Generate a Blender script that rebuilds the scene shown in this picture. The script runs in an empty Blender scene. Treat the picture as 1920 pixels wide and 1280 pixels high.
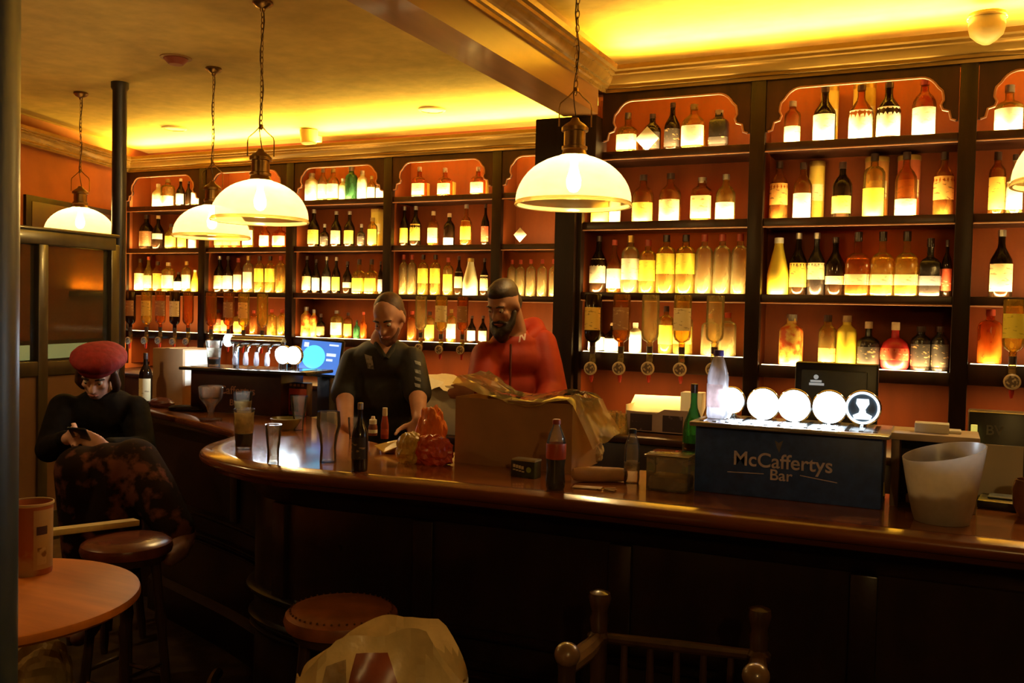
import bpy, bmesh, math, random
from mathutils import Vector, Matrix, Euler
from mathutils.bvhtree import BVHTree
random.seed(7)
sc = bpy.context.scene
col = sc.collection
# ------------------------------------------------------------------ camera
FPX, YAW, PIT, ROL, H = 1735.3, 0.437, 0.0321, 0.0222, 1.62
fwd = Vector((-math.sin(YAW)*math.cos(PIT), math.cos(YAW)*math.cos(PIT), -math.sin(PIT)))
rgt0 = Vector((math.cos(YAW), math.sin(YAW), 0)); up0 = rgt0.cross(fwd)
cr = rgt0*math.cos(ROL)+up0*math.sin(ROL); cu = -rgt0*math.sin(ROL)+up0*math.cos(ROL)
cam = bpy.data.cameras.new('camera'); cam.sensor_width = 36; cam.lens = FPX*36/1920; cam.clip_start = .05
camo = bpy.data.objects.new('camera', cam); col.objects.link(camo)
m3 = Matrix((cr, cu, -fwd)).transposed()
camo.matrix_world = Matrix.Translation((0, 0, H)) @ m3.to_4x4()
sc.camera = camo
# ------------------------------------------------------------------ world, exposure
w = bpy.data.worlds.new('world'); sc.world = w; w.use_nodes = True
w.node_tree.nodes['Background'].inputs[0].default_value = (.010, .008, .007, 1)
w.node_tree.nodes['Background'].inputs[1].default_value = .2
vs = sc.view_settings
vs.view_transform = 'Standard'; vs.look = 'None'; vs.gamma = 1; vs.exposure = 0.25
try: vs.use_curve_mapping = False
except Exception: pass
sc.cycles.use_denoising = True
sc.cycles.max_bounces = 6; sc.cycles.transparent_max_bounces = 16
sc.cycles.sample_clamp_indirect = 3.0
sc.cycles.caustics_reflective = False; sc.cycles.caustics_refractive = False
# light powers, tuned together
COVE_W, SHELF_W, LAMP_W, UNDER_W = 170.0, 8.5, 13.0, 8.0
COVE_C, SHELF_C, LAMP_C, TAP_C = (1, .62, .055), (1, .66, .22), (1, .66, .25), (.72, .88, 1)

def area(name, loc, d, sx, sy, power, c, parent=None, spread=180):
    l = bpy.data.lights.new(name, 'AREA'); l.shape = 'RECTANGLE'; l.size = sx; l.size_y = sy
    l.energy = power; l.color = c; l.spread = math.radians(spread)
    o = bpy.data.objects.new(name, l); col.objects.link(o)
    o.location = loc; o.rotation_euler = Vector(d).to_track_quat('-Z', 'X').to_euler() if abs(Vector(d).normalized().z) < .2 else track(d)
    return o
def track(d, xa=(1, 0, 0)):
    z = -Vector(d).normalized(); x = Vector(xa); x = (x - z*x.dot(z)).normalized(); y = z.cross(x)
    return Matrix((x, y, z)).transposed().to_euler()
def point(name, loc, power, c, r=.03):
    l = bpy.data.lights.new(name, 'POINT'); l.energy = power; l.color = c; l.shadow_soft_size = r
    o = bpy.data.objects.new(name, l); col.objects.link(o); o.location = loc
    return o

# ------------------------------------------------------------------ placing helpers
def ray(u, v): return cr*((u-960)/FPX) - cu*((v-640)/FPX) + fwd
def PZ(u, v, Z): return ray(u, v)*Z + Vector((0, 0, H))                  # point at depth Z
def AY(u, v, y): d = ray(u, v); return d*(y/d.y) + Vector((0, 0, H))     # on a plane parallel to the back bar
def AZ(u, v, z): d = ray(u, v); return d*((z-H)/d.z) + Vector((0, 0, H)) # on a level plane
def depth(p): return (Vector(p)-Vector((0, 0, H))).dot(fwd)
def mpp(p): return depth(p)/FPX
DR, DL, W = 5.364, 6.956, 1.07
CT = 1.10                                                               # counter top height

# ------------------------------------------------------------------ materials
MATS = {}
def mat(name, c, rough=.5, metal=0, var=.0, scale=8, stretch=(1, 1, 1), bump=0, coat=0, emit=None, es=0, trans=0, spec=.5, c2=None, thr=None, alpha=1):
    if name in MATS: return MATS[name]
    m = bpy.data.materials.new(name); m.use_nodes = True; nt = m.node_tree; N = nt.nodes; L = nt.links
    b = N['Principled BSDF']
    b.inputs['Base Color'].default_value = (*c, 1); b.inputs['Roughness'].default_value = rough; b.inputs['Metallic'].default_value = metal
    b.inputs['Specular IOR Level'].default_value = spec
    if coat: b.inputs['Coat Weight'].default_value = coat; b.inputs['Coat Roughness'].default_value = .08
    if trans: b.inputs['Transmission Weight'].default_value = trans
    if emit: b.inputs['Emission Color'].default_value = (*emit, 1); b.inputs['Emission Strength'].default_value = es
    tc = N.new('ShaderNodeTexCoord'); mp = N.new('ShaderNodeMapping'); mp.inputs['Scale'].default_value = stretch
    L.new(tc.outputs['Object'], mp.inputs[0])
    nz = N.new('ShaderNodeTexNoise'); nz.inputs['Scale'].default_value = scale; nz.inputs['Detail'].default_value = 5
    L.new(mp.outputs[0], nz.inputs['Vector'])
    if var or c2:
        r = N.new('ShaderNodeValToRGB'); e = r.color_ramp.elements
        if c2:
            t = thr or (.4, .6); e[0].position, e[1].position = t; e[0].color = (*c, 1); e[1].color = (*c2, 1)
        else:
            e[0].position, e[1].position = .3, .7
            e[0].color = (*[max(0, x*(1-var)) for x in c], 1); e[1].color = (*[min(1, x*(1+var)) for x in c], 1)
        L.new(nz.outputs['Fac'], r.inputs[0]); L.new(r.outputs[0], b.inputs['Base Color'])
    if bump:
        bp = N.new('ShaderNodeBump'); bp.inputs['Strength'].default_value = bump; bp.inputs['Distance'].default_value = .01
        L.new(nz.outputs['Fac'], bp.inputs['Height']); L.new(bp.outputs[0], b.inputs['Normal'])
    MATS[name] = m; return m
def glassm(name, c, body=.2, gloss=.9):
    """thin coloured glass: tinted see-through, a little scatter in the liquid, a clear shine"""
    if name in MATS: return MATS[name]
    m = bpy.data.materials.new(name); m.use_nodes = True; nt = m.node_tree; N = nt.nodes; L = nt.links
    N.remove(N['Principled BSDF']); out = N['Material Output']
    t = N.new('ShaderNodeBsdfTransparent'); t.inputs[0].default_value = (*c, 1)
    d = N.new('ShaderNodeBsdfTranslucent'); d.inputs[0].default_value = (*c, 1)
    d2 = N.new('ShaderNodeBsdfDiffuse'); d2.inputs[0].default_value = (*c, 1)
    md = N.new('ShaderNodeMixShader'); md.inputs[0].default_value = .5; L.new(d.outputs[0], md.inputs[1]); L.new(d2.outputs[0], md.inputs[2])
    nz = N.new('ShaderNodeTexNoise'); nz.inputs['Scale'].default_value = 2.5
    mm = N.new('ShaderNodeMath'); mm.operation = 'MULTIPLY'; mm.inputs[1].default_value = body*2; L.new(nz.outputs['Fac'], mm.inputs[0])
    m1 = N.new('ShaderNodeMixShader'); L.new(mm.outputs[0], m1.inputs[0]); L.new(t.outputs[0], m1.inputs[1]); L.new(md.outputs[0], m1.inputs[2])
    g = N.new('ShaderNodeBsdfGlossy'); g.inputs['Roughness'].default_value = .06
    lw = N.new('ShaderNodeLayerWeight'); lw.inputs[0].default_value = .25
    mg = N.new('ShaderNodeMath'); mg.operation = 'MULTIPLY'; mg.inputs[1].default_value = gloss; L.new(lw.outputs['Fresnel'], mg.inputs[0])
    m2 = N.new('ShaderNodeMixShader'); L.new(mg.outputs[0], m2.inputs[0]); L.new(m1.outputs[0], m2.inputs[1]); L.new(g.outputs[0], m2.inputs[2])
    L.new(m2.outputs[0], out.inputs[0]); MATS[name] = m; return m
def labelm(name, c, ink, amount=.5):
    """paper label with printed bands and marks"""
    if name in MATS: return MATS[name]
    m = bpy.data.materials.new(name); m.use_nodes = True; nt = m.node_tree; N = nt.nodes; L = nt.links
    b = N['Principled BSDF']; b.inputs['Roughness'].default_value = .6
    tc = N.new('ShaderNodeTexCoord'); mp = N.new('ShaderNodeMapping'); mp.inputs['Scale'].default_value = (30, 30, 75)
    L.new(tc.outputs['Object'], mp.inputs[0])
    nz = N.new('ShaderNodeTexNoise'); nz.inputs['Scale'].default_value = 1.0; nz.inputs['Detail'].default_value = 2
    L.new(mp.outputs[0], nz.inputs['Vector'])
    r = N.new('ShaderNodeValToRGB'); e = r.color_ramp.elements; e[0].position = .60; e[1].position = .68
    e[0].color = (*c, 1); e[1].color = (*[a*(1-amount)+k*amount for a, k in zip(c, ink)], 1)
    L.new(nz.outputs['Fac'], r.inputs[0]); L.new(r.outputs[0], b.inputs['Base Color']); MATS[name] = m; return m

wood_dark = mat('dark stained wood', (.024, .008, .004), .38, var=.35, scale=3, stretch=(6, 6, 1), bump=.05, spec=.25)
wood_post = mat('dark post wood', (.012, .005, .003), .42, var=.3, scale=3, stretch=(8, 8, 1), spec=.15)
wood_back = mat('orange brown back panel', (.115, .024, .004), .6, var=.22, scale=2.2, stretch=(3, 3, .7), bump=.04, spec=.15)
wood_bead = mat('highlight bead edge', (.34, .15, .08), .3, var=.2, scale=6)  # lighter brown paints the edge highlight onto the beads
wood_cornice = mat('varnished cornice', (.42, .25, .055), .25, .55, var=.2, scale=3, stretch=(1, 4, 4), coat=.3)
wood_top = mat('polished mahogany counter', (.32, .11, .03), .16, var=.35, scale=2.5, stretch=(.8, 7, 7), coat=.5)
wood_nose = mat('mahogany nosing', (.17, .045, .016), .22, var=.3, scale=3, stretch=(1, 5, 5), coat=.4)
wood_front = mat('near black bar front', (.016, .008, .006), .28, var=.3, scale=3, stretch=(5, 5, 1))
wood_table = mat('honey oak table top', (.58, .18, .018), .5, var=.18, scale=2, stretch=(1, 8, 1), spec=.25)
wood_chair = mat('dark turned chair wood', (.055, .026, .016), .28, var=.3, scale=4, stretch=(6, 6, 1), coat=.3)
plaster = mat('textured ceiling plaster', (.66, .45, .12), .75, var=.13, scale=7, bump=.5)
wallp = mat('orange painted wall', (.34, .095, .022), .7, var=.2, scale=3, bump=.1)
wall_dk = mat('dark brown wall', (.10, .045, .02), .6, var=.2, scale=3)
carpet = mat('dark patterned carpet', (.030, .012, .009), .95, c2=(.055, .028, .014), thr=(.42, .6), scale=9)
brass = mat('aged brass', (.32, .19, .07), .3, 1, var=.2, scale=20)
chrome = mat('chrome', (.75, .74, .72), .12, 1, var=.05, scale=20)
blackp = mat('black plastic', (.012, .012, .014), .35, var=.2, scale=20)
blackiron = mat('black painted iron', (.012, .008, .008), .4, var=.3, scale=15)
leather = mat('tan brown leather', (.27, .085, .026), .33, var=.3, scale=14, bump=.15)
leather2 = mat('dark oxblood leather', (.16, .04, .02), .25, var=.3, scale=14, bump=.15)
card = mat('brown cardboard', (.36, .20, .09), .75, var=.12, scale=10)
white_paper = mat('white card', (.85, .80, .68), .6, var=.05, scale=10)
white_plastic = mat('white plastic', (.80, .80, .80), .35, var=.04, scale=10)
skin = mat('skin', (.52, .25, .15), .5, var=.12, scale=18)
skin_pale = mat('pale skin', (.62, .34, .25), .5, var=.12, scale=18)
hair_dk = mat('dark hair', (.028, .014, .008), .55, var=.4, scale=60, bump=.3)
hair_grey = mat('cropped brown hair', (.075, .034, .016), .6, var=.4, scale=60, bump=.2)
led = mat('warm led strip', (1, .8, .4), .5, emit=(1, .78, .36), es=9, var=.02)
led_cove = mat('amber cove led', (1, .75, .3), .5, emit=(1, .72, .18), es=14, var=.02)
G = dict(clear=glassm('clear glass', (.95, .80, .42), .20), amber=glassm('amber spirit', (.78, .34, .07), .20), dark=glassm('dark bottle glass', (.06, .028, .014), .45),
         gold=glassm('golden spirit', (.92, .66, .16), .22), green=glassm('green glass', (.16, .50, .24), .25), orange=glassm('orange liqueur', (.88, .26, .03), .35),
         red=mat('red bottle', (.55, .03, .035), .25, var=.15, scale=12), yellow=mat('yellow bottle', (.88, .66, .06), .35, var=.08, scale=10),
         cream=mat('white bottle', (.90, .82, .52), .35, var=.06, scale=10), black=mat('black bottle', (.018, .013, .012), .2, var=.2, scale=12),
         flame=mat('flame printed sleeve', (.70, .10, .015), .4, c2=(.92, .62, .12), thr=(.42, .6), scale=22),
         tubegold=mat('gold gift tube', (.72, .50, .08), .35, var=.12, scale=12), tubered=mat('russet gift tube', (.42, .10, .035), .4, var=.15, scale=12),
         tubeorange=mat('copper gift tube', (.62, .28, .06), .4, var=.15, scale=12))
LB = dict(white=labelm('white label', (.88, .83, .68), (.25, .16, .06), .35), cream=labelm('cream label', (.82, .66, .36), (.2, .08, .03), .6), gold=labelm('gold label', (.80, .52, .09), (.16, .06, .02), .7),
          yellow=labelm('yellow label', (.88, .74, .08), (.35, .30, .03), .5), black=labelm('black label', (.03, .022, .02), (.5, .32, .14), .8), red=labelm('red label', (.52, .09, .04), (.8, .6, .4), .7),
          orange=labelm('orange label', (.78, .40, .10), (.12, .05, .02), .85), brown=labelm('brown label', (.28, .13, .06), (.65, .45, .25), .6), bluegrey=labelm('grey label', (.34, .33, .38), (.1, .1, .12), .5))
CAP = dict(dark=mat('dark cap', (.045, .02, .015), .35, var=.2, scale=30), gold=mat('gold cap', (.62, .40, .10), .3, .7, var=.15, scale=30), silver=mat('silver cap', (.55, .50, .45), .3, .8, var=.1, scale=30),
           white=mat('white cap', (.8, .74, .62), .4, var=.05, scale=30), red=mat('red cap', (.45, .06, .03), .4, var=.1, scale=30), wood=mat('cork cap', (.50, .33, .18), .6, var=.2, scale=30))

# ------------------------------------------------------------------ mesh builder
PM = {}   # world matrices of parents
def pmat(o): return PM.get(o.name, Matrix.Identity(4)) if o else Matrix.Identity(4)
class MB:
    def __init__(s, M=None): s.v = []; s.f = []; s.M = M
    def add(s, vs_, fs):
        n = len(s.v)
        s.v += [tuple(s.M @ Vector(p)) if s.M else tuple(p) for p in vs_]; s.f += [tuple(i+n for i in f) for f in fs]; return s
    def box(s, c, d, R=None, bev=0):
        x, y, z = [k/2 for k in d]
        if bev:
            bm = bmesh.new(); bmesh.ops.create_cube(bm, size=1, matrix=Matrix.Diagonal((*d, 1)))
            bmesh.ops.bevel(bm, geom=bm.edges[:], offset=bev, segments=2, affect='EDGES', profile=.5)
            vv = [v.co.copy() for v in bm.verts]; bm.verts.index_update(); ff = [[v.index for v in f.verts] for f in bm.faces]; bm.free()
        else:
            vv = [Vector((a*x, b*y, e*z)) for e in (-1, 1) for b in (-1, 1) for a in (-1, 1)]
            ff = [(0, 2, 3, 1), (4, 5, 7, 6), (0, 1, 5, 4), (2, 6, 7, 3), (0, 4, 6, 2), (1, 3, 7, 5)]
        c = Vector(c)
        return s.add([(R @ p if R else p)+c for p in vv], ff)
    def lathe(s, prof, seg=20, c=(0, 0, 0), sq=0, R=None, arc=None, wav=None, close=True):
        c = Vector(c); vv = []; a0, a1 = arc or (0, 2*math.pi); n = seg if not arc else seg+1
        for (r, z) in prof:
            for i in range(n):
                t = a0+(a1-a0)*i/seg; k = 1
                if sq:
                    ct, st = abs(math.cos(t)), abs(math.sin(t)); k = (ct**sq+st**sq)**(-1/sq)
                if wav: k *= 1+wav*(i % 2)
                p = Vector((r*k*math.cos(t), r*k*math.sin(t), z)); vv.append((R @ p if R else p)+c)
        ff = []
        for j in range(len(prof)-1):
            for i in range(seg):
                i2 = (i+1) % n if not arc else i+1
                ff.append((j*n+i, j*n+i2, (j+1)*n+i2, (j+1)*n+i))
        if close and not arc:
            if prof[0][0] > 1e-6: ff.append(tuple(range(n-1, -1, -1)))
            if prof[-1][0] > 1e-6: ff.append(tuple((len(prof)-1)*n+i for i in range(n)))
        return s.add(vv, ff)
    def tube(s, path, r, seg=8, closed=False):
        P = [Vector(p) for p in path]; rs = r if isinstance(r, (list, tuple)) else [r]*len(P); vv = []; ff = []
        n = len(P); ref = None
        for i, p in enumerate(P):
            t = ((P[(i+1) % n] if (closed or i < n-1) else p) - (P[i-1] if (closed or i > 0) else p)).normalized()
            if ref is None: ref = Vector((0, 0, 1)) if abs(t.z) < .9 else Vector((1, 0, 0))
            a = (ref-t*ref.dot(t)).normalized(); b = t.cross(a); ref = a
            for k in range(seg):
                an = 2*math.pi*k/seg; vv.append(p+(a*math.cos(an)+b*math.sin(an))*rs[i])
        for i in range(n if closed else n-1):
            j = (i+1) % n
            for k in range(seg): ff.append((i*seg+k, i*seg+(k+1) % seg, j*seg+(k+1) % seg, j*seg+k))
        if not closed: ff += [tuple(range(seg-1, -1, -1)), tuple((n-1)*seg+k for k in range(seg))]
        return s.add(vv, ff)
    def sweep(s, path, prof, closed_prof=True, caps=True):
        """profile (inward offset, z) carried along a plan polyline; inward is right of travel mirrored to +Y for travel to -X"""
        P = [Vector((p[0], p[1])) for p in path]; n = len(P); vv = []; ff = []; k = len(prof)
        for i, p in enumerate(P):
            d0 = (P[i]-P[i-1]).normalized() if i else None; d1 = (P[i+1]-P[i]).normalized() if i < n-1 else None
            d = (d0+d1).normalized() if d0 and d1 else (d0 or d1); nn = Vector((d.y, -d.x))
            sc_ = 1/max(.5, nn.dot(Vector((d1.y, -d1.x)))) if d0 and d1 else 1
            for (o, z) in prof: vv.append((p.x+nn.x*o*sc_, p.y+nn.y*o*sc_, z))
        for i in range(n-1):
            for j in range(k if closed_prof else k-1):
                ff.append((i*k+j, i*k+(j+1) % k, (i+1)*k+(j+1) % k, (i+1)*k+j))
        if closed_prof and caps: ff += [tuple(range(k-1, -1, -1)), tuple((n-1)*k+j for j in range(k))]
        return s.add(vv, ff)
    def prism(s, pts, z0, z1, ax='z'):
        n = len(pts)
        f3 = {'z': lambda a, b, c: (a, b, c), 'y': lambda a, b, c: (a, c, b), 'x': lambda a, b, c: (c, a, b)}[ax]
        vv = [f3(a, b, z0) for a, b in pts]+[f3(a, b, z1) for a, b in pts]
        ff = [tuple(range(n-1, -1, -1)), tuple(range(n, 2*n))]+[(i, (i+1) % n, n+(i+1) % n, n+i) for i in range(n)]
        return s.add(vv, ff)
    def ball(s, c, r, seg=16, rings=10):
        rr = r if isinstance(r, (tuple, list)) else (r, r, r)
        vv = []; ff = []
        for j in range(rings+1):
            th = math.pi*j/rings
            for i in range(seg):
                ph = 2*math.pi*i/seg; vv.append((c[0]+rr[0]*math.sin(th)*math.cos(ph), c[1]+rr[1]*math.sin(th)*math.sin(ph), c[2]+rr[2]*math.cos(th)))
        for j in range(rings):
            for i in range(seg): ff.append((j*seg+i, (j+1)*seg+i, (j+1)*seg+(i+1) % seg, j*seg+(i+1) % seg))
        return s.add(vv, ff)
    def build(s, name, m, parent=None, origin=None, smooth=True, ang=35):
        me = bpy.data.meshes.new(name); inv = pmat(parent).inverted() if parent else Matrix.Translation(-Vector(origin)) if origin is not None else Matrix.Identity(4)
        me.from_pydata([tuple(inv @ Vector(p)) for p in s.v], [], s.f); me.validate()
        bm = bmesh.new(); bm.from_mesh(me); bmesh.ops.remove_doubles(bm, verts=bm.verts, dist=1e-6); bmesh.ops.recalc_face_normals(bm, faces=bm.faces[:]); bm.to_mesh(me); bm.free()
        if smooth:
            for p in me.polygons: p.use_smooth = True
            me.set_sharp_from_angle(angle=math.radians(ang))
        me.materials.append(m)
        o = bpy.data.objects.new(name, me); col.objects.link(o)
        if parent: o.parent = parent; PM[o.name] = pmat(parent)
        elif origin is not None: o.location = origin; PM[o.name] = Matrix.Translation(Vector(origin))
        return o
def tag(o, label, cat, group=None, kind=None):
    o['label'] = label; o['category'] = cat
    if group: o['group'] = group
    if kind: o['kind'] = kind
    return o
def thing(name, label, cat, loc=(0, 0, 0), group=None, kind=None):
    o = bpy.data.objects.new(name, None); o.empty_display_size = .05; col.objects.link(o); o.location = loc
    PM[o.name] = Matrix.Translation(Vector(loc)); tag(o, label, cat, group, kind); return o
def struct(o, label, cat): return tag(o, label, cat, None, 'structure')
def text(name, body, size, loc, R, m, parent, extrude=.0008, sx=1.0, shear=0, align='CENTER'):
    c = bpy.data.curves.new(name, 'FONT'); c.body = body; c.size = size; c.extrude = extrude; c.align_x = align; c.align_y = 'CENTER'; c.shear = shear; c.offset = size*.012
    t = bpy.data.objects.new(name, c); col.objects.link(t); dg = bpy.context.evaluated_depsgraph_get(); dg.update()
    me = bpy.data.meshes.new_from_object(t.evaluated_get(dg)); bpy.data.objects.remove(t); bpy.data.curves.remove(c)
    M = pmat(parent).inverted() @ Matrix.Translation(Vector(loc)) @ R.to_4x4() @ Matrix.Diagonal((sx, 1, 1, 1)); me.transform(M)
    me.materials.clear(); me.materials.append(m); o = bpy.data.objects.new(name, me); col.objects.link(o); o.parent = parent; return o
UPR = Matrix(((1, 0, 0), (0, 0, -1), (0, 1, 0)))     # text plane standing up, facing -Y
def rz(a): return Matrix.Rotation(a, 3, 'Z')
def catmull(pts, n=6):
    out = []
    for i in range(len(pts)-1):
        p0, p1, p2, p3 = [Vector(pts[max(0, min(len(pts)-1, k))]) for k in (i-1, i, i+1, i+2)]
        for j in range(n):
            t = j/n; out.append(.5*((2*p1)+(p2-p0)*t+(2*p0-5*p1+4*p2-p3)*t*t+(3*p1-p0-3*p2+p3)*t**3))
    out.append(Vector(pts[-1])); return out

# ================================================================== room shell
CEIL = 3.22
struct(MB().box((-2.5, 3, -.03), (13, 11, .06)).build('floor', carpet), 'dark patterned carpet floor of the pub', 'floor')
struct(MB().box((-2.5, 3, CEIL+.04), (13, 11, .08)).build('ceiling', plaster), 'amber lit textured plaster ceiling of the pub', 'ceiling')
struct(MB().box((-4.9, DL+.43, 1.61), (6.0, .1, 3.22)).build('wall_back', wallp), 'orange wall behind the far shelving', 'wall')
struct(MB().box((.95, DR+.43, 1.61), (6.1, .1, 3.22)).build('wall_back_near', wallp), 'orange wall behind the near shelving', 'wall')
struct(MB().box((-2.06, (DR+DL)/2+.4, 1.61), (.08, DL-DR, 3.22)).build('wall_return', wall_dk), 'short return wall between the two shelving runs', 'wall')
LW0, LW1 = Vector((-7.78, 7.42)), Vector((-5.35, -1.45))
d = (LW1-LW0).normalized(); n_ = Vector((d.y, -d.x))
struct(MB().prism([tuple(LW0), tuple(LW1), tuple(LW1+n_*.1), tuple(LW0+n_*.1)], 0, 3.22).build('wall_left', wallp), 'orange painted angled wall at the far left', 'wall')
struct(MB().box((3.6, 2.2, 1.61), (.1, 7.6, 3.22)).build('wall_right', wall_dk), 'brown wall at the right end of the pub', 'wall')
struct(MB().box((-1.0, -1.5, 1.61), (9.2, .1, 3.22)).build('wall_front', wall_dk), 'brown wall on the drinkers side of the pub', 'wall')
# beam with pier
BX0, BX1, BZ = -2.14, -1.92, 2.81
bt = thing('trim_1', 'boxed ceiling beam running to the back bar with moulded edge', 'beam', (-2.03, 5.3, BZ), kind='structure')
MB().box(((BX0+BX1)/2, 1.85, (BZ+CEIL)/2), (BX1-BX0, 6.8, CEIL-BZ)).build('beam_body', mat('varnished beam', (.30, .145, .05), .28, var=.2, scale=2, stretch=(5, .6, 5), coat=.3), bt)
MB().box((-2.13, 5.36, 2.56), (.40, .2, .50), bev=.008).build('capital', wood_post, bt)
MB().box((-2.14, 5.38, 1.2), (.13, .14, 2.4)).build('pier_shaft', wood_post, bt)
# cornices: profile given as (distance out from the face, height)
CPROF = [(0, 2.955), (.014, 2.955), (.018, 2.972), (.034, 2.976), (.036, 2.992), (.050, 2.998), (.070, 3.022), (.076, 3.040), (.094, 3.044), (.098, 3.058), (.118, 3.064), (.122, 3.090), (.108, 3.094), (.100, 3.075), (0, 3.06)]
def cornice(name, path, label, m=wood_cornice):
    o = MB().sweep(path, [(-a, z) for a, z in CPROF]).build(name, m, origin=(path[0][0], path[0][1], 2.955), ang=25)
    return struct(o, label, 'cornice')
cornice('trim_2', [(1.75, DR), (BX1, DR), (BX1, -1.44)][::1], 'stepped gilt cornice over the near shelving and along the beam')
cornice('trim_3', [(-2.2, DL), (-7.62, DL), (-5.62, .0)], 'stepped gilt cornice over the far shelving and left wall')

# ================================================================== shelving
SH = [2.60, 2.175, 1.745]                # upper surfaces of the three upper shelves
BH = .40                                # unit depth
lo_x = {}
def fret(x0, x1, D, parent):
    """scalloped panel under the cornice, cut on real thickness, with a bead along the cut"""
    zt, zb, zs = 2.955, 2.665, 2.90
    cut = [(x0+.012, zb), (x0+.035, zb+.008), (x0+.045, zb+.05), (x0+.075, zb+.06), (x0+.085, zb+.085)]
    cut += [(x0+.085+.10*(1-math.cos(t))+(-.012 if t < .4 else 0), zb+.11+(zs-zb-.11)*math.sin(t)) for t in [i*math.pi/16 for i in range(9)]]
    mid = (x0+x1)/2
    cutr = [(2*mid-x, z) for x, z in cut][::-1]
    full = cut+cutr
    poly = [(x0, zb)]+full+[(x1, zb), (x1, zt), (x0, zt)]
    fo = MB().prism(poly, D, D+.022, 'y').build('fret_panel', wood_dark, parent, smooth=False)
    MB().tube([(x, D-.004, z) for x, z in full], .0065, 6).build('bead', wood_bead, fo)
def shelving(name, label, D, posts, x_end, bays, fr, low):
    t = thing(name, label, 'shelving', ((posts[0]+x_end)/2, D+BH/2, 0))
    xs = posts
    for x in xs:
        MB().box((x, D+.02, 1.98), (.085, .06, 1.96), bev=.006).build('post', wood_post, t)
        MB().box((x, D+.22, 1.98), (.03, .36, 1.96)).build('divider', wood_back, t)
    for i, (a, b) in enumerate(bays):
        l, r = a+.04, b-.04; c = (l+r)/2
        MB().box((c, D+.36, 1.98), (b-a-.03, .02, 2.04)).build('back_panel', wood_back, t)
        for z in SH:
            s_ = MB().box((c, D+.195, z-.022), (b-a-.085, .33, .034), bev=.004).build('shelf', wood_dark, t)
            MB().box((c, D+.022, z-.018), (b-a-.085, .02, .05), bev=.004).build('shelf_lip', wood_dark, s_)
            MB().tube([(l, D+.010, z-.042), (r, D+.010, z-.042)], .004, 6).build('shelf_bead', wood_bead, s_)
            MB().box((c, D+.040, z-.001), (b-a-.11, .010, .008)).build('led_strip', led, s_)
            area('shelf_light', (c, D+.052, z+.006), (0, .55, 1), b-a-.12, .012, SHELF_W, SHELF_C, spread=150)
        zl, band, deep = low[i]
        s_ = MB().box((c, D+.195, zl-.02), (b-a-.085, .33, .03), bev=.004).build('shelf', wood_dark, t)
        MB().box((c, D+.02, zl-band/2), (b-a-.085, .024, band), bev=.004).build('optic_rail', wood_dark, s_)
        MB().box((c, D+.040, zl-.001), (b-a-.11, .010, .008)).build('led_strip', led, s_)
        area('shelf_light', (c, D+.052, zl+.006), (0, .55, 1), b-a-.12, .012, SHELF_W, SHELF_C, spread=150)
        area('worktop_light', (c, D+.015, zl-band-.008), (0, .15, -1), b-a-.2, .02, UNDER_W, (1, .55, .16), spread=170)
        fa, fb = fr[i]
        if fa is not None: fret(fa, fb, D, t)
    MB().box(((xs[0]+x_end)/2, D+.03, 2.985), (x_end-xs[0]+.1, .07, .06)).build('frieze', wood_dark, t)
    MB().box(((xs[0]+x_end)/2, D-.05, .455), (x_end-xs[0]+.1, .86, .91), bev=.005).build('base_cabinet', wood_front, t)
    MB().box(((xs[0]+x_end)/2, D-.05, .93), (x_end-xs[0]+.1, .90, .04), bev=.008).build('worktop', wood_dark, t)
    return t
XR, XL = -.9977, -3.4175
rp = [XR-W-.02, XR, XR+W, XR+2*W]
rb = [(XR-W-.02, XR), (XR, XR+W), (XR+W, XR+2*W)]
shelving('back_bar_shelving', 'dark wood back bar shelving right of the beam with lit bottle rows', DR, rp, XR+2*W, rb,
         [(-1.93, XR-.045), (XR+.045, XR+W-.045), (XR+W+.045, XR+2*W-.045)], [(1.385, .11, 0), (1.350, .07, 0), (1.40, .11, 0)])
lp = [XL-4*W, XL-3*W, XL-2*W, XL-W, XL]
lb = [(XL+(k-4)*W, XL+(k-3)*W) for k in range(4)]+[(XL, -2.17)]
shelving('back_bar_shelving', 'dark wood back bar shelving left of the beam, set further back', DL, lp, -2.17, lb,
         [(a+.045, b-.045) for a, b in lb], [(1.340, .07, 0)]*5)
# amber cove lamps lying on the cornices
cv = thing('cove_light', 'amber light strip lying on the near cornice', 'light strip', (0, DR-.03, 3.062))
MB().box((-.05, DR-.045, 3.071), (3.55, .014, .010)).build('led_tape', led_cove, cv)
area('cove_lamp', (-.05, DR-.03, 3.082), (0, -.45, 1), 3.55, .03, COVE_W*1.15, COVE_C)
cv = thing('cove_light', 'amber light strip lying on the far cornice', 'light strip', (-4.9, DL-.03, 3.062))
MB().box((-4.85, DL-.045, 3.071), (5.3, .014, .010)).build('led_tape', led_cove, cv)
area('cove_lamp', (-4.85, DL-.03, 3.082), (0, -.6, 1), 5.3, .03, COVE_W*2.2, COVE_C)

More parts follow.
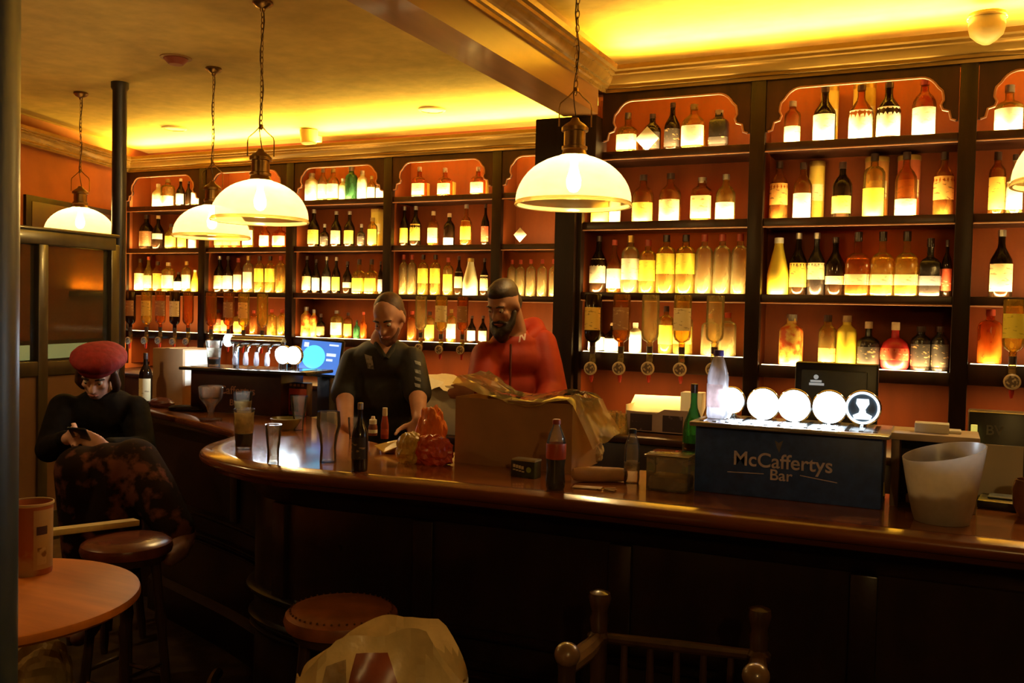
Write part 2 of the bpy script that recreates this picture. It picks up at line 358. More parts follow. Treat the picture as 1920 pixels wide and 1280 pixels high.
# ================================================================== bar counter
FP = catmull([(1.9, 2.46), (1.0, 2.45), (.2, 2.44), (-.7, 2.415), (-1.3, 2.40), (-1.7, 2.36), (-1.95, 2.345), (-2.12, 2.375), (-2.28, 2.435), (-2.41, 2.525), (-2.50, 2.65), (-2.55, 2.79), (-2.60, 2.92), (-2.70, 3.01), (-2.87, 3.09), (-3.09, 3.185), (-3.41, 3.30), (-3.86, 3.46)], 5)
bar = thing('bar_counter', 'long curved mahogany bar counter with dark panelled front', 'bar counter', (-1, 2.7, 0))
def off(path, o):
    out = []
    for i, p in enumerate(path):
        q = path[min(i+1, len(path)-1)]-path[max(i-1, 0)]; q = q.normalized(); out.append(Vector((p.x+q.y*o, p.y-q.x*o)))
    return out
inner = off(FP, .08)
back = [(-3.70, 3.98), (-2.80, 3.62), (-2.45, 3.40), (-2.15, 3.10), (-1.9, 2.98), (1.9, 2.98)]
MB().prism([tuple(p) for p in inner]+back, 1.062, CT).build('countertop', wood_top, bar, smooth=False)
MB().sweep(FP, [(.0805, CT), (.052, CT+.001), (.044, CT-.003), (.012, CT-.004), (.003, CT-.010), (0, CT-.022), (.004, CT-.034), (.016, CT-.042), (.024, CT-.046), (.030, CT-.058), (.046, CT-.066), (.0805, CT-.068)]).build('nosing', wood_nose, bar, ang=50)
MB().sweep(FP, [(.20, .0), (.20, 1.05), (.26, 1.05), (.26, 0)]).build('front_panel', wood_front, bar)
MB().sweep(FP, [(.165, 1.035), (.20, 1.035), (.20, .94), (.19, .95), (.178, .985), (.168, 1.0)]).build('frieze_moulding', wood_front, bar)
for z, h, pr in ((.605, .026, .030), (.500, .020, .022), (.462, .014, .016)):
    MB().sweep(FP, [(.20, z-h), (.20-pr*.6, z-h*.9), (.20-pr, z-h*.3), (.20-pr, z), (.20-pr*.5, z+h*.25), (.20, z+h*.3)]).build('dado_moulding', wood_front, bar, ang=50)
MB().sweep(FP, [(.17, 0), (.17, .16), (.185, .18), (.20, .19), (.20, 0)]).build('plinth', wood_front, bar)
acc = 0; last = None
for i in range(1, len(FP)):
    acc += (FP[i]-FP[i-1]).length
    if acc > .62 and i < len(FP)-3:
        acc = 0; q = (FP[i+1]-FP[i-1]).normalized(); p = FP[i]+Vector((q.y, -q.x))*.192
        MB().box((p.x, p.y, .775), (.07, .022, .33), R=rz(math.atan2(-q.y, -q.x)), bev=.004).build('panel_stile', wood_front, bar)
fr_ = off(FP[:52], .05)
rail = thing('foot_rail', 'dull brass foot rail along the base of the bar', 'foot rail', (-.5, 2.5, .2))
MB().tube([(p.x, p.y, .22) for p in fr_], .02, 8).build('rail_tube', brass, rail)
for i in (3, 13, 23, 33, 43):
    p, q = fr_[i], off(FP, .172)[i]; MB().tube([(p.x, p.y, .22), (q.x, q.y, .15)], .012, 6).build('bracket', brass, rail)
pb = AY(637, 948, 2.585)
hk = thing('bag_hook', 'small chrome coat hook under the bar edge', 'hook', pb)
MB().box(pb+Vector((0, .004, .0)), (.045, .006, .03), bev=.002).build('plate', chrome, hk)
MB().tube([pb+Vector((0, .0, .005)), pb+Vector((0, -.03, .0)), pb+Vector((0, -.04, .012))], .005, 6).build('hook_arm', chrome, hk)
pb = AY(650, 1022, 2.585)
hk = thing('bag_hook', 'dim lower metal coat hook on the bar front', 'hook', pb)
MB().box(pb+Vector((0, .004, .0)), (.03, .006, .04), bev=.002).build('plate', brass, hk)
MB().tube([pb+Vector((0, .0, -.005)), pb+Vector((0, -.03, -.01)), pb+Vector((0, -.04, .006))], .005, 6).build('hook_arm', brass, hk)

# ================================================================== pendant lamps
shade_m = bpy.data.materials.new('ribbed glass shade'); shade_m.use_nodes = True
nt = shade_m.node_tree; N = nt.nodes; L = nt.links; N.remove(N['Principled BSDF'])
tr = N.new('ShaderNodeBsdfTransparent'); tr.inputs[0].default_value = (1, .90, .60, 1)
tl = N.new('ShaderNodeBsdfTranslucent'); tl.inputs[0].default_value = (1, .88, .60, 1)
gl = N.new('ShaderNodeBsdfGlossy'); gl.inputs[0].default_value = (1, .95, .8, 1); gl.inputs['Roughness'].default_value = .15
nzz = N.new('ShaderNodeTexNoise'); nzz.inputs['Scale'].default_value = 6
a1 = N.new('ShaderNodeMixShader'); mr = N.new('ShaderNodeMapRange'); mr.inputs[3].default_value = .32; mr.inputs[4].default_value = .44
L.new(nzz.outputs['Fac'], mr.inputs[0]); L.new(mr.outputs[0], a1.inputs[0]); L.new(tr.outputs[0], a1.inputs[1]); L.new(tl.outputs[0], a1.inputs[2])
a2 = N.new('ShaderNodeMixShader'); a2.inputs[0].default_value = .08; L.new(a1.outputs[0], a2.inputs[1]); L.new(gl.outputs[0], a2.inputs[2])
L.new(a2.outputs[0], N['Material Output'].inputs[0])
rim_m = glassm('shade rim glass', (.95, .80, .45), .5)
def bulb_mat(power): return mat('lit bulb %d' % round(power), (1, .9, .7), .3, emit=LAMP_C, es=power/(math.pi*.0145), var=.02)
def pendant(x, y, z, label, power=LAMP_W, R=.25):
    t = thing('pendant_lamp', label, 'lamp', (x, y, CEIL), 'ribbed glass pendant lamps over the bar')
    MB().lathe([(0, CEIL), (.052, CEIL), (.055, CEIL-.012), (.040, CEIL-.028), (.016, CEIL-.040), (.010, CEIL-.055), (0, CEIL-.055)], 20, (x, y, 0)).build('ceiling_rose', brass, t)
    hd = z+.385
    ch = MB(); k = 0; zz = CEIL-.05
    while zz > hd+.13:                                    # chain of links
        a = (k % 2)*math.pi/2; ch.tube([(x+.008*math.cos(q)*math.cos(a), y+.008*math.cos(q)*math.sin(a), zz-.017+.019*math.sin(q)) for q in [i*math.pi/4 for i in range(8)]], .0022, 5, closed=True)
        zz -= .030; k += 1
    c_ = ch.build('chain', brass, t); c_['kind'] = 'stuff'
    MB().tube([(x+.010*math.sin(i*.9), y+.010*math.cos(i*.9), CEIL-.05-i*(CEIL-.05-hd)/14) for i in range(15)], .0028, 6).build('flex', mat('brown flex', (.06, .03, .02), .6, var=.2, scale=30), t)
    MB().lathe([(.004, hd+.13), (.012, hd+.125), (.012, hd+.11), (.004, hd+.10)], 10, (x, y, 0)).build('hanger_knuckle', brass, t)
    for sgn in (-1, 1):
        MB().tube([(x+sgn*.008*cr.x, y+sgn*.008*cr.y, hd+.115), (x+sgn*.03*cr.x, y+sgn*.03*cr.y, hd+.09), (x+sgn*.065*cr.x, y+sgn*.065*cr.y, hd+.06), (x+sgn*.07*cr.x, y+sgn*.07*cr.y, hd+.04), (x+sgn*.07*cr.x, y+sgn*.07*cr.y, hd-.04)], .003, 6).build('bail_wire', brass, t)
    MB().lathe([(0, z+.385), (.014, z+.383), (.022, z+.368), (.046, z+.352), (.058, z+.340), (.058, z+.325), (.047, z+.322), (.047, z+.262), (.056, z+.258), (.056, z+.246), (.050, z+.242), (.056, z+.222), (.062, z+.214), (0, z+.214)], 20, (x, y, 0)).build('lamp_holder', brass, t)
    pr = [(.060, z+.222)]+[(R*math.sin(a), z+.018+.205*math.cos(a)) for a in [math.radians(k) for k in (16, 22, 30, 38, 46, 54, 62, 70, 78, 84, 90)]]
    MB().lathe(pr, 72, (x, y, 0), wav=.010, close=False).build('shade', shade_m, t, ang=60)
    MB().lathe([(R*.996, z+.020), (R*1.022, z+.012), (R*1.03, z+.004), (R*1.02, z), (R*.985, z+.002), (R*.985, z+.014), (R*.996, z+.020)], 48, (x, y, 0), close=False).build('shade_rim', rim_m, t)
    MB().lathe([(.014, z+.225), (.016, z+.17), (.022, z+.15), (.032, z+.115), (.030, z+.085), (.018, z+.066), (0, z+.06)], 14, (x, y, 0)).build('bulb', bulb_mat(power), t)
    return t
pendant(-1.486, 3.78, 2.085, 'largest glass pendant lamp, hanging below the end of the beam')
pendant(-3.305, 3.886, 2.065, 'glass pendant lamp with long chain above the left end of bar')
pendant(-4.531, 4.844, 2.075, 'glass pendant lamp partly behind the bigger lamp to its right')
pendant(-6.042, 5.05, 2.125, 'smallest glass pendant lamp behind the glazed screen')
pendant(.44, 3.62, 2.085, 'glass pendant lamp cut off by the right edge')
pendant(-3.9, 2.05, 2.08, 'glass pendant lamp just outside the left edge above the round table', LAMP_W*.9)
pendant(.75, -.55, 2.12, 'glass pendant lamp hanging behind the viewer', LAMP_W*2.1)
# ceiling fittings
p = AZ(330, 108, CEIL)
t = thing('smoke_detector', 'reddish round smoke detector on the ceiling', 'smoke detector', p)
MB().lathe([(.075, CEIL), (.078, CEIL-.012), (.060, CEIL-.030), (.045, CEIL-.046), (0, CEIL-.05)], 22, (p.x, p.y, 0)).build('detector_body', mat('russet plastic', (.30, .07, .03), .5, var=.1, scale=9), t)
MB().lathe([(.10, CEIL-.001), (.10, CEIL-.006), (.07, CEIL-.008)], 22, (p.x, p.y, 0)).build('detector_base', mat('amber plastic', (.42, .2, .06), .5, var=.1, scale=9), t)
for uv, lab in (((810, 205), 'flat pale ceiling disc between far lamps and beam'), ((327, 240), 'flat pale ceiling disc above the leftmost far bay')):
    p = AZ(*uv, CEIL)
    t = thing('ceiling_disc', lab, 'ceiling disc', p)
    MB().lathe([(.11, CEIL), (.11, CEIL-.008), (.09, CEIL-.014)], 24, (p.x, p.y, 0), close=False).build('disc_ring', mat('pale ring', (.75, .58, .25), .5, var=.05, scale=9), t)
    MB().lathe([(.088, CEIL-.010), (0, CEIL-.008)], 24, (p.x, p.y, 0), close=False).build('disc_face', mat('pale disc', (.80, .65, .33), .5, var=.05, scale=9), t)
sens = mat('cream sensor plastic', (.62, .46, .16), .45, var=.08, scale=9)
p = AY(1850, 58, DR-.15)
t = thing('motion_sensor', 'bell shaped cream motion sensor on the near cornice', 'sensor', (p.x, p.y, p.z))
MB().lathe([(.085, p.z+.085), (.090, p.z+.07), (.084, p.z+.06), (.084, p.z+.01), (.076, p.z-.02), (.045, p.z-.05), (.02, p.z-.066), (0, p.z-.07)], 24, (p.x, p.y, 0)).build('sensor_body', sens, t)
MB().lathe([(.091, p.z+.062), (.094, p.z+.06), (.091, p.z+.056)], 24, (p.x, p.y, 0), close=False).build('sensor_seam', CAP['gold'], t)
MB().box((p.x, p.y+.08, p.z+.03), (.05, .16, .05)).build('sensor_bracket', sens, t)
p = AY(579, 258, DL-.15)
t = thing('motion_sensor', 'small cup shaped cream sensor on the far cornice', 'sensor', (p.x, p.y, p.z))
MB().lathe([(.082, p.z+.065), (.082, p.z+.055), (.070, p.z-.05), (.060, p.z-.06), (0, p.z-.06)], 20, (p.x, p.y, 0)).build('sensor_body', sens, t)
MB().box((p.x, p.y+.08, p.z+.01), (.05, .16, .05)).build('sensor_bracket', sens, t)
# ================================================================== bottles
PROF = {  # (radius fraction, height fraction); neck top ends below the cap
    'std': [(0, 0), (.90, 0), (1, .02), (1, .56), (.95, .62), (.75, .69), (.45, .75), (.34, .79), (.32, .93)],
    'vodka': [(0, 0), (.92, 0), (1, .02), (1, .66), (.97, .71), (.82, .76), (.55, .79), (.36, .81), (.33, .93)],
    'wine': [(0, 0), (.92, 0), (1, .02), (1, .50), (.92, .57), (.62, .66), (.36, .74), (.31, .80), (.31, .95)],
    'cone': [(0, 0), (.95, 0), (1, .03), (1, .36), (.90, .47), (.66, .66), (.47, .80), (.40, .88), (.38, .95)],
    'squat': [(0, 0), (.88, 0), (1, .04), (1, .50), (.94, .58), (.70, .64), (.36, .68), (.30, .72), (.30, .90)],
    'round': [(0, 0), (.80, 0), (.92, .05), (1, .25), (.98, .42), (.82, .56), (.50, .64), (.28, .67), (.25, .88)],
    'liq': [(0, 0), (.92, 0), (1, .02), (1, .66), (.90, .73), (.55, .79), (.42, .82), (.40, .92)],
}
LZ = {'std': (.10, .52), 'vodka': (.12, .56), 'wine': (.10, .46), 'cone': (.10, .34), 'squat': (.10, .46), 'round': (.12, .42), 'liq': (.10, .60)}
def bottle(base, r, h, prof, glass, label, cap, title, sq=0, inv=False, lz=None, neck=False, name='spirit_bottle', group='bottles on the back bar shelves', cat='bottle', arcw=1.25):
    x, y, z = base; pr = [(a*r, b*h) for a, b in PROF[prof]]
    fl = (lambda k: h-k) if inv else (lambda k: k)
    yaw = math.atan2(-y, -x)*.35+(-math.pi/2)*.65+random.uniform(-.15, .15)
    o = MB().lathe([(a, z+fl(b)) for a, b in pr], 16, (x, y, 0), sq).build(name, G[glass], origin=(x, y, z))
    tag(o, title, cat, group)
    nr = pr[-1][0]; nz = pr[-1][1]
    MB().lathe([(nr*1.12, z+fl(nz-.05*h)), (nr*1.15, z+fl(nz-.03*h)), (nr*1.12, z+fl(h*.995)), (nr*.8, z+fl(h))], 12, (x, y, 0)).build('cap', CAP[cap], o)
    if neck: MB().lathe([(nr*1.06, z+fl(nz-.17*h)), (nr*1.06, z+fl(nz-.05*h))], 12, (x, y, 0), close=False).build('neck_band', CAP[neck] if neck in CAP else LB[neck], o)
    if label:
        a, b = lz or LZ[prof]; R_ = r*1.012; n = 10
        def rad(zz):
            for (r0, z0), (r1, z1) in zip(PROF[prof], PROF[prof][1:]):
                if z0 <= zz <= z1 and z1 > z0: return r*1.014*(r0+(r1-r0)*(zz-z0)/(z1-z0))
            return R_
        zs = [a+(b-a)*k/3 for k in range(4)]
        MB().lathe([(rad(q), z+fl(q*h)) for q in zs], n, (x, y, 0), sq, arc=(yaw-arcw, yaw+arcw)).build('label', LB[label], o)
    return o
ORD = ['first', 'second', 'third', 'fourth', 'fifth', 'sixth', 'seventh', 'eighth', 'ninth', 'tenth', 'eleventh']
SHN = ['top shelf', 'second shelf', 'third shelf', 'bottom shelf']
GLN = dict(clear='clear', amber='amber', dark='dark glass', gold='golden', green='green', orange='orange', red='red', yellow='yellow', cream='white', black='black', flame='flame patterned', tubegold='gold', tubered='russet', tubeorange='copper')
SHAPE = dict(std='bottle', vodka='tall bottle', wine='slim bottle', cone='tapering bottle', squat='squat bottle', round='round bottle', liq='bottle')
BAYN = {'R1': 'first bay right of beam', 'R2': 'second bay right of beam', 'R3': 'bay at right edge', 'L1': 'leftmost far bay', 'L2': 'second far bay', 'L3': 'third far bay', 'L4': 'fourth far bay', 'L5': 'fifth far bay'}
LOW = {'R1': 1.385, 'R2': 1.350, 'R3': 1.40}
SPAN = {'R1': rb[0], 'R2': rb[1], 'R3': rb[2], 'L1': lb[0], 'L2': lb[1], 'L3': lb[2], 'L4': lb[3], 'L5': lb[4]}
# u of the middle, v of the top, body width in px, shape, glass, label, cap, extras
ROWS = {
 ('R1', 0): [(1178, 212, 38, 'squat', 'gold', 'white', 'silver', dict(sq=5)), (1224, 214, 34, 'std', 'dark', 'black', 'dark', {}), (1262, 193, 31, 'wine', 'dark', 'black', 'dark', {}), (1302, 196, 43, 'std', 'gold', 'white', 'gold', dict(sq=4)), (1349, 207, 36, 'liq', 'black', 'black', 'wood', dict(sq=5, lz=(.12, .30)))],
 ('R1', 1): [(1106, 330, 36, 'std', 'dark', 'gold', 'dark', dict(lz=(.05, .50))), (1146, 335, 22, 'std', 'cream', 'white', 'white', {}), (1207, 328, 41, 'std', 'amber', 'gold', 'dark', dict(lz=(.04, .42))), (1258, 325, 42, 'std', 'amber', 'cream', 'dark', dict(lz=(.04, .46))), (1317, 333, 38, 'liq', 'amber', 'cream', 'silver', dict(sq=5, lz=(.08, .58))), (1362, 327, 38, 'std', 'gold', 'white', 'silver', dict(lz=(.06, .40)))],
 ('R1', 2): [(1100, 436, 34, 'wine', 'dark', 'white', 'dark', dict(lz=(.18, .60))), (1130, 450, 29, 'wine', 'amber', 'white', 'red', dict(lz=(.10, .46))), (1163, 434, 35, 'vodka', 'clear', 'white', 'gold', dict(lz=(.24, .60))), (1199, 450, 34, 'vodka', 'gold', 'yellow', 'red', dict(lz=(.24, .62))), (1238, 438, 38, 'vodka', 'gold', 'yellow', 'dark', dict(lz=(.34, .68))), (1275, 438, 38, 'vodka', 'gold', 'yellow', 'dark', dict(lz=(.34, .68))), (1308, 432, 34, 'vodka', 'clear', None, 'red', {}), (1341, 432, 34, 'vodka', 'clear', None, 'red', {}), (1373, 432, 34, 'vodka', 'clear', None, 'red', {})],
 ('R1', 3): [(1093, 600, 33, 'wine', 'dark', 'white', 'dark', dict(lz=(.03, .46))), (1136, 605, 33, 'wine', 'dark', 'white', 'wood', dict(lz=(.03, .46))), (1192, 605, 24, 'liq', 'cream', 'white', 'white', {}), (1250, 568, 29, 'vodka', 'gold', 'yellow', 'dark', dict(lz=(.2, .6))), (1281, 570, 38, 'vodka', 'gold', 'gold', 'dark', dict(lz=(.22, .58))), (1332, 588, 34, 'vodka', 'clear', None, 'red', {}), (1364, 586, 34, 'vodka', 'clear', None, 'red', {})],
 ('R2', 0): [(1487, 190, 31, 'liq', 'amber', 'cream', 'wood', dict(lz=(.05, .42))), (1548, 163, 42, 'wine', 'dark', 'white', 'dark', dict(lz=(.04, .50))), (1616, 160, 45, 'wine', 'amber', 'white', 'dark', dict(lz=(.02, .54))), (1668, 155, 45, 'wine', 'dark', 'white', 'dark', dict(lz=(.06, .56))), (1735, 147, 43, 'std', 'amber', 'white', 'red', dict(lz=(.02, .50)))],
 ('R2', 1): [(1457, 303, 35, 'std', 'amber', 'orange', 'dark', dict(lz=(.26, .62))), (1507, 305, 35, 'std', 'amber', 'white', 'dark', dict(lz=(.02, .46))), (1581, 304, 37, 'std', 'dark', 'gold', 'dark', dict(lz=(.10, .40))), (1641, 282, 40, 'vodka', 'gold', 'yellow', 'dark', dict(lz=(.02, .46))), (1701, 285, 40, 'std', 'amber', 'cream', 'dark', dict(lz=(.02, .28))), (1775, 285, 38, 'std', 'amber', 'orange', 'dark', dict(lz=(.26, .62)))],
 ('R2', 2): [(1442, 446, 41, 'cone', 'yellow', None, 'white', {}), (1480, 430, 33, 'wine', 'dark', 'gold', 'silver', dict(lz=(.14, .52))), (1516, 434, 33, 'wine', 'black', 'cream', 'silver', dict(lz=(.26, .52))), (1552, 445, 36, 'wine', 'dark', 'cream', 'dark', dict(lz=(.20, .34))), (1595, 432, 45, 'squat', 'amber', 'cream', 'dark', dict(sq=5, lz=(.18, .34))), (1645, 432, 43, 'squat', 'gold', 'cream', 'dark', dict(sq=5, lz=(.18, .34))), (1689, 432, 43, 'squat', 'gold', 'cream', 'dark', dict(sq=5, lz=(.18, .34))), (1732, 447, 40, 'squat', 'black', 'bluegrey', 'dark', dict(sq=5, lz=(.20, .36))), (1778, 450, 36, 'std', 'dark', 'red', 'dark', dict(lz=(.12, .50)))],
 ('R2', 3): [(1485, 588, 43, 'liq', 'flame', None, 'silver', dict(sq=4)), (1553, 578, 33, 'liq', 'gold', 'orange', 'dark', dict(lz=(.10, .36))), (1588, 586, 37, 'liq', 'yellow', None, 'wood', {}), (1628, 603, 42, 'squat', 'black', 'black', 'wood', {}), (1677, 604, 54, 'round', 'red', 'red', 'wood', dict(lz=(.2, .45))), (1726, 612, 36, 'liq', 'black', 'black', 'dark', {}), (1769, 612, 36, 'liq', 'black', 'black', 'dark', {})],
 ('R3', 0): [(1894, 160, 51, 'squat', 'gold', 'white', 'silver', dict(lz=(.04, .50)))],
 ('R3', 1): [(1872, 285, 30, 'liq', 'amber', 'gold', 'dark', {}), (1895, 290, 30, 'wine', 'clear', 'white', 'dark', dict(lz=(.10, .55)))],
 ('R3', 2): [(1880, 422, 41, 'wine', 'dark', 'cream', 'silver', dict(lz=(.10, .50)))],
 ('R3', 3): [(1858, 580, 44, 'vodka', 'orange', None, 'red', {})],
 ('L1', 0): [(297, 345, 22, 'std', 'cream', 'white', 'white', {}), (313, 336, 27, 'vodka', 'gold', 'white', 'gold', dict(lz=(.04, .40))), (339, 335, 17, 'wine', 'dark', 'white', 'wood', {}), (354, 340, 13, 'wine', 'dark', None, 'dark', {}), (367, 338, 16, 'std', 'clear', 'white', 'silver', {})],
 ('L1', 1): [(275, 398, 26, 'std', 'dark', 'brown', 'dark', {}), (297, 404, 22, 'wine', 'dark', 'white', 'wood', dict(lz=(.30, .46))), (321, 420, 22, 'std', 'gold', 'gold', 'dark', {}), (342, 422, 17, 'std', 'gold', 'yellow', 'gold', {}), (361, 420, 15, 'cone', 'cream', None, 'white', {})],
 ('L1', 2): [(259, 485, 22, 'std', 'amber', 'white', 'dark', dict(lz=(.05, .55))), (279, 478, 18, 'wine', 'gold', 'cream', 'red', {}), (296, 490, 18, 'liq', 'amber', 'gold', 'dark', {}), (316, 492, 25, 'vodka', 'gold', 'white', 'wood', {}), (335, 510, 18, 'std', 'dark', 'white', 'dark', {}), (350, 490, 18, 'vodka', 'gold', 'white', 'gold', {}), (366, 506, 15, 'cone', 'yellow', None, 'white', {})],
 ('L2', 1): [(396, 400, 22, 'std', 'gold', 'gold', 'dark', {}), (418, 400, 20, 'std', 'amber', 'yellow', 'dark', {}), (440, 402, 20, 'std', 'amber', 'yellow', 'dark', {}), (466, 400, 22, 'std', 'gold', 'white', 'dark', {}), (497, 420, 21, 'std', 'orange', 'white', 'red', {}), (525, 416, 28, 'squat', 'orange', 'white', 'red', {})],
 ('L2', 2): [(404, 475, 22, 'wine', 'dark', 'cream', 'silver', {}), (428, 480, 20, 'wine', 'dark', 'white', 'dark', {}), (447, 484, 18, 'std', 'amber', 'white', 'red', {}), (466, 474, 20, 'vodka', 'clear', 'white', 'gold', {}), (487, 480, 20, 'vodka', 'gold', 'yellow', 'dark', dict(lz=(.3, .66))), (507, 480, 20, 'vodka', 'gold', 'yellow', 'dark', dict(lz=(.3, .66))), (527, 480, 20, 'vodka', 'gold', None, 'red', {})],
 ('L2', 3): [(394, 580, 18, 'liq', 'orange', 'red', 'dark', {}), (412, 580, 18, 'vodka', 'amber', 'orange', 'dark', {}), (449, 584, 22, 'vodka', 'gold', 'gold', 'red', {}), (476, 582, 16, 'vodka', 'amber', None, 'red', {}), (510, 580, 19, 'vodka', 'gold', None, 'red', {}), (529, 580, 18, 'vodka', 'gold', None, 'red', {})],
 ('L3', 0): [(585, 325, 26, 'liq', 'cream', 'white', 'wood', {}), (606, 316, 20, 'std', 'clear', 'white', 'silver', {}), (625, 316, 24, 'std', 'gold', 'white', 'gold', {}), (643, 335, 15, 'liq', 'cream', None, 'white', {}), (658, 313, 24, 'liq', 'green', None, 'silver', {}), (680, 320, 20, 'liq', 'cream', 'white', 'wood', {}), (697, 330, 17, 'std', 'gold', 'white', 'gold', {}), (713, 334, 16, 'std', 'clear', 'white', 'silver', {})],
 ('L3', 1): [(589, 390, 23, 'wine', 'dark', 'gold', 'silver', {}), (609, 420, 17, 'squat', 'dark', 'black', 'silver', {}), (631, 396, 21, 'wine', 'dark', 'cream', 'silver', {}), (656, 396, 21, 'wine', 'dark', 'yellow', 'silver', {}), (678, 420, 16, 'squat', 'black', 'black', 'silver', {}), (699, 408, 19, 'liq', 'gold', 'yellow', 'gold', {})],
 ('L3', 2): [(576, 480, 19, 'wine', 'dark', 'cream', 'dark', {}), (593, 486, 16, 'wine', 'dark', 'white', 'dark', {}), (613, 481, 18, 'wine', 'black', 'white', 'silver', {}), (631, 482, 17, 'wine', 'dark', 'yellow', 'silver', {}), (652, 490, 18, 'wine', 'dark', 'cream', 'dark', dict(lz=(.2, .36))), (674, 486, 23, 'squat', 'gold', 'yellow', 'dark', dict(sq=5)), (697, 486, 23, 'squat', 'gold', 'yellow', 'dark', dict(sq=5)), (714, 490, 11, 'wine', 'dark', 'bluegrey', 'dark', {})],
 ('L3', 3): [(571, 575, 21, 'liq', 'flame', None, 'silver', {}), (586, 580, 15, 'liq', 'flame', None, 'silver', {}), (601, 588, 17, 'squat', 'dark', 'brown', 'dark', {}), (632, 582, 24, 'vodka', 'gold', 'white', 'silver', {}), (653, 586, 17, 'vodka', 'amber', 'yellow', 'dark', {}), (669, 600, 13, 'wine', 'green', None, 'dark', {}), (682, 585, 13, 'wine', 'orange', None, 'red', {})],
 ('L4', 0): [(787, 313, 25, 'squat', 'amber', 'cream', 'wood', dict(sq=5)), (835, 315, 25, 'squat', 'amber', 'cream', 'wood', dict(sq=5)), (897, 313, 25, 'squat', 'amber', 'cream', 'wood', dict(sq=5))],
 ('L4', 1): [(757, 385, 18, 'wine', 'dark', 'yellow', 'silver', {}), (780, 382, 22, 'wine', 'dark', 'gold', 'silver', dict(lz=(.15, .55))), (813, 396, 22, 'std', 'amber', 'cream', 'wood', {}), (843, 400, 22, 'std', 'dark', 'white', 'wood', dict(lz=(.03, .25))), (875, 378, 23, 'wine', 'amber', 'yellow', 'silver', dict(lz=(.15, .6))), (911, 378, 16, 'wine', 'dark', 'red', 'dark', {})],
 ('L4', 2): [(752, 477, 18, 'vodka', 'clear', None, 'red', {}), (773, 477, 18, 'vodka', 'clear', None, 'red', {}), (794, 476, 21, 'vodka', 'gold', 'yellow', 'dark', dict(lz=(.3, .66))), (817, 476, 21, 'vodka', 'gold', 'yellow', 'dark', dict(lz=(.3, .66))), (841, 483, 20, 'vodka', 'gold', 'yellow', 'red', {}), (861, 480, 17, 'wine', 'dark', 'cream', 'dark', dict(lz=(.2, .6))), (883, 484, 30, 'cone', 'cream', None, 'gold', {}), (909, 484, 17, 'wine', 'dark', 'cream', 'dark', dict(lz=(.15, .55)))],
 ('L4', 3): [(773, 583, 19, 'vodka', 'amber', None, 'red', {}), (806, 584, 19, 'vodka', 'gold', 'yellow', 'dark', {}), (847, 566, 19, 'vodka', 'gold', 'white', 'gold', {}), (885, 592, 17, 'wine', 'dark', 'white', 'dark', {}), (906, 592, 17, 'wine', 'dark', 'cream', 'dark', {})],
 ('L5', 2): [(951, 487, 18, 'vodka', 'clear', None, 'red', {}), (972, 487, 18, 'vodka', 'clear', None, 'red', {}), (996, 486, 19, 'vodka', 'clear', None, 'red', {}), (1017, 486, 19, 'vodka', 'clear', None, 'red', {}), (1039, 486, 19, 'vodka', 'clear', None, 'red', {})],
}
for (bay, sh), row in ROWS.items():
    D = DR if bay[0] == 'R' else DL
    zb = SH[sh] if sh < 3 else LOW.get(bay, 1.340)
    l, r_ = SPAN[bay]; prev = None
    for k, (u, v, wpx, prof, gl_, lab, cap, ex) in enumerate(row):
        y = D+.125
        p = AY(u, v, y); s_ = mpp(p); r = wpx*s_/2*.97; h = max(.17, min(p.z-zb, (.335, .36, .36, .29)[sh]))
        x = min(max(p.x, l+.055+r), r_-.05-r)
        if prev is not None and x-r < prev: x = prev+r+.001
        if x+r > r_-.048 and prev is not None: r = max(.018, (r_-.048-prev)/2); x = r_-.048-r
        prev = x+r
        desc = GLN[gl_]+' '+SHAPE[prof]+((' with '+(lab if lab != 'bluegrey' else 'grey')+' label') if lab else '')
        title = f'{desc}, {ORD[k]} on {SHN[sh]}, {BAYN[bay]}'
        bottle((x, y, zb+.001), r, h, prof, gl_, lab, cap, title, **ex)
# gift tubes and boxes standing behind or beside bottles
def tube_box(u, v, wpx, D, zb, m, title, y=.27, sq=0):
    p = AY(u, v, D+y); r = wpx*mpp(p)/2; h = min(p.z-zb, .362)
    o = MB().lathe([(0, zb+.001), (r, zb+.001), (r, zb+h-.03)], 22, (p.x, p.y, 0), sq).build('gift_tube', G[m], origin=(p.x, p.y, zb)); tag(o, title, 'gift tube', 'gift tubes on the back bar')
    MB().lathe([(r*1.02, zb+h-.03), (r*1.02, zb+h-.004), (r*.96, zb+h), (0, zb+h)], 22, (p.x, p.y, 0), sq).build('lid', CAP['gold'], o)
    MB().lathe([(r*1.012, zb+h*.35), (r*1.012, zb+h*.62)], 14, (p.x, p.y, 0), sq, arc=(-math.pi/2-1.1, -math.pi/2+1.1)).build('label', LB['cream'], o)
tube_box(1557, 163, 32, DR, SH[0], 'tubegold', 'gold gift tube on the top shelf, left of the two, second bay')
tube_box(1622, 158, 40, DR, SH[0], 'tubegold', 'gold gift tube behind white label bottle on top shelf, second bay')
tube_box(1533, 303, 28, DR, SH[1], 'tubegold', 'yellow gold gift tube beside white label bottle, second shelf, second bay')
tube_box(1646, 276, 42, DR, SH[1], 'tubeorange', 'copper gift tube behind a yellow label bottle on second shelf')
tube_box(1706, 278, 40, DR, SH[1], 'tubered', 'russet gift tube behind a cream label bottle on second shelf')
tube_box(708, 388, 20, DL, SH[1], 'tubegold', 'gold gift tube at right of second shelf, third far bay', sq=5)
for u, nm in ((797, 'first'), (846, 'second'), (908, 'third')):
    p = AY(u, 330, DL+.24); o = MB().box((p.x, p.y, SH[0]+.075), (.07, .06, .15), bev=.004).build('bottle_carton', G['tubegold'], origin=(p.x, p.y, SH[0])); tag(o, f'slim yellow carton behind {nm} squat bottle, top shelf, fourth far bay', 'carton', 'cartons on the back bar')
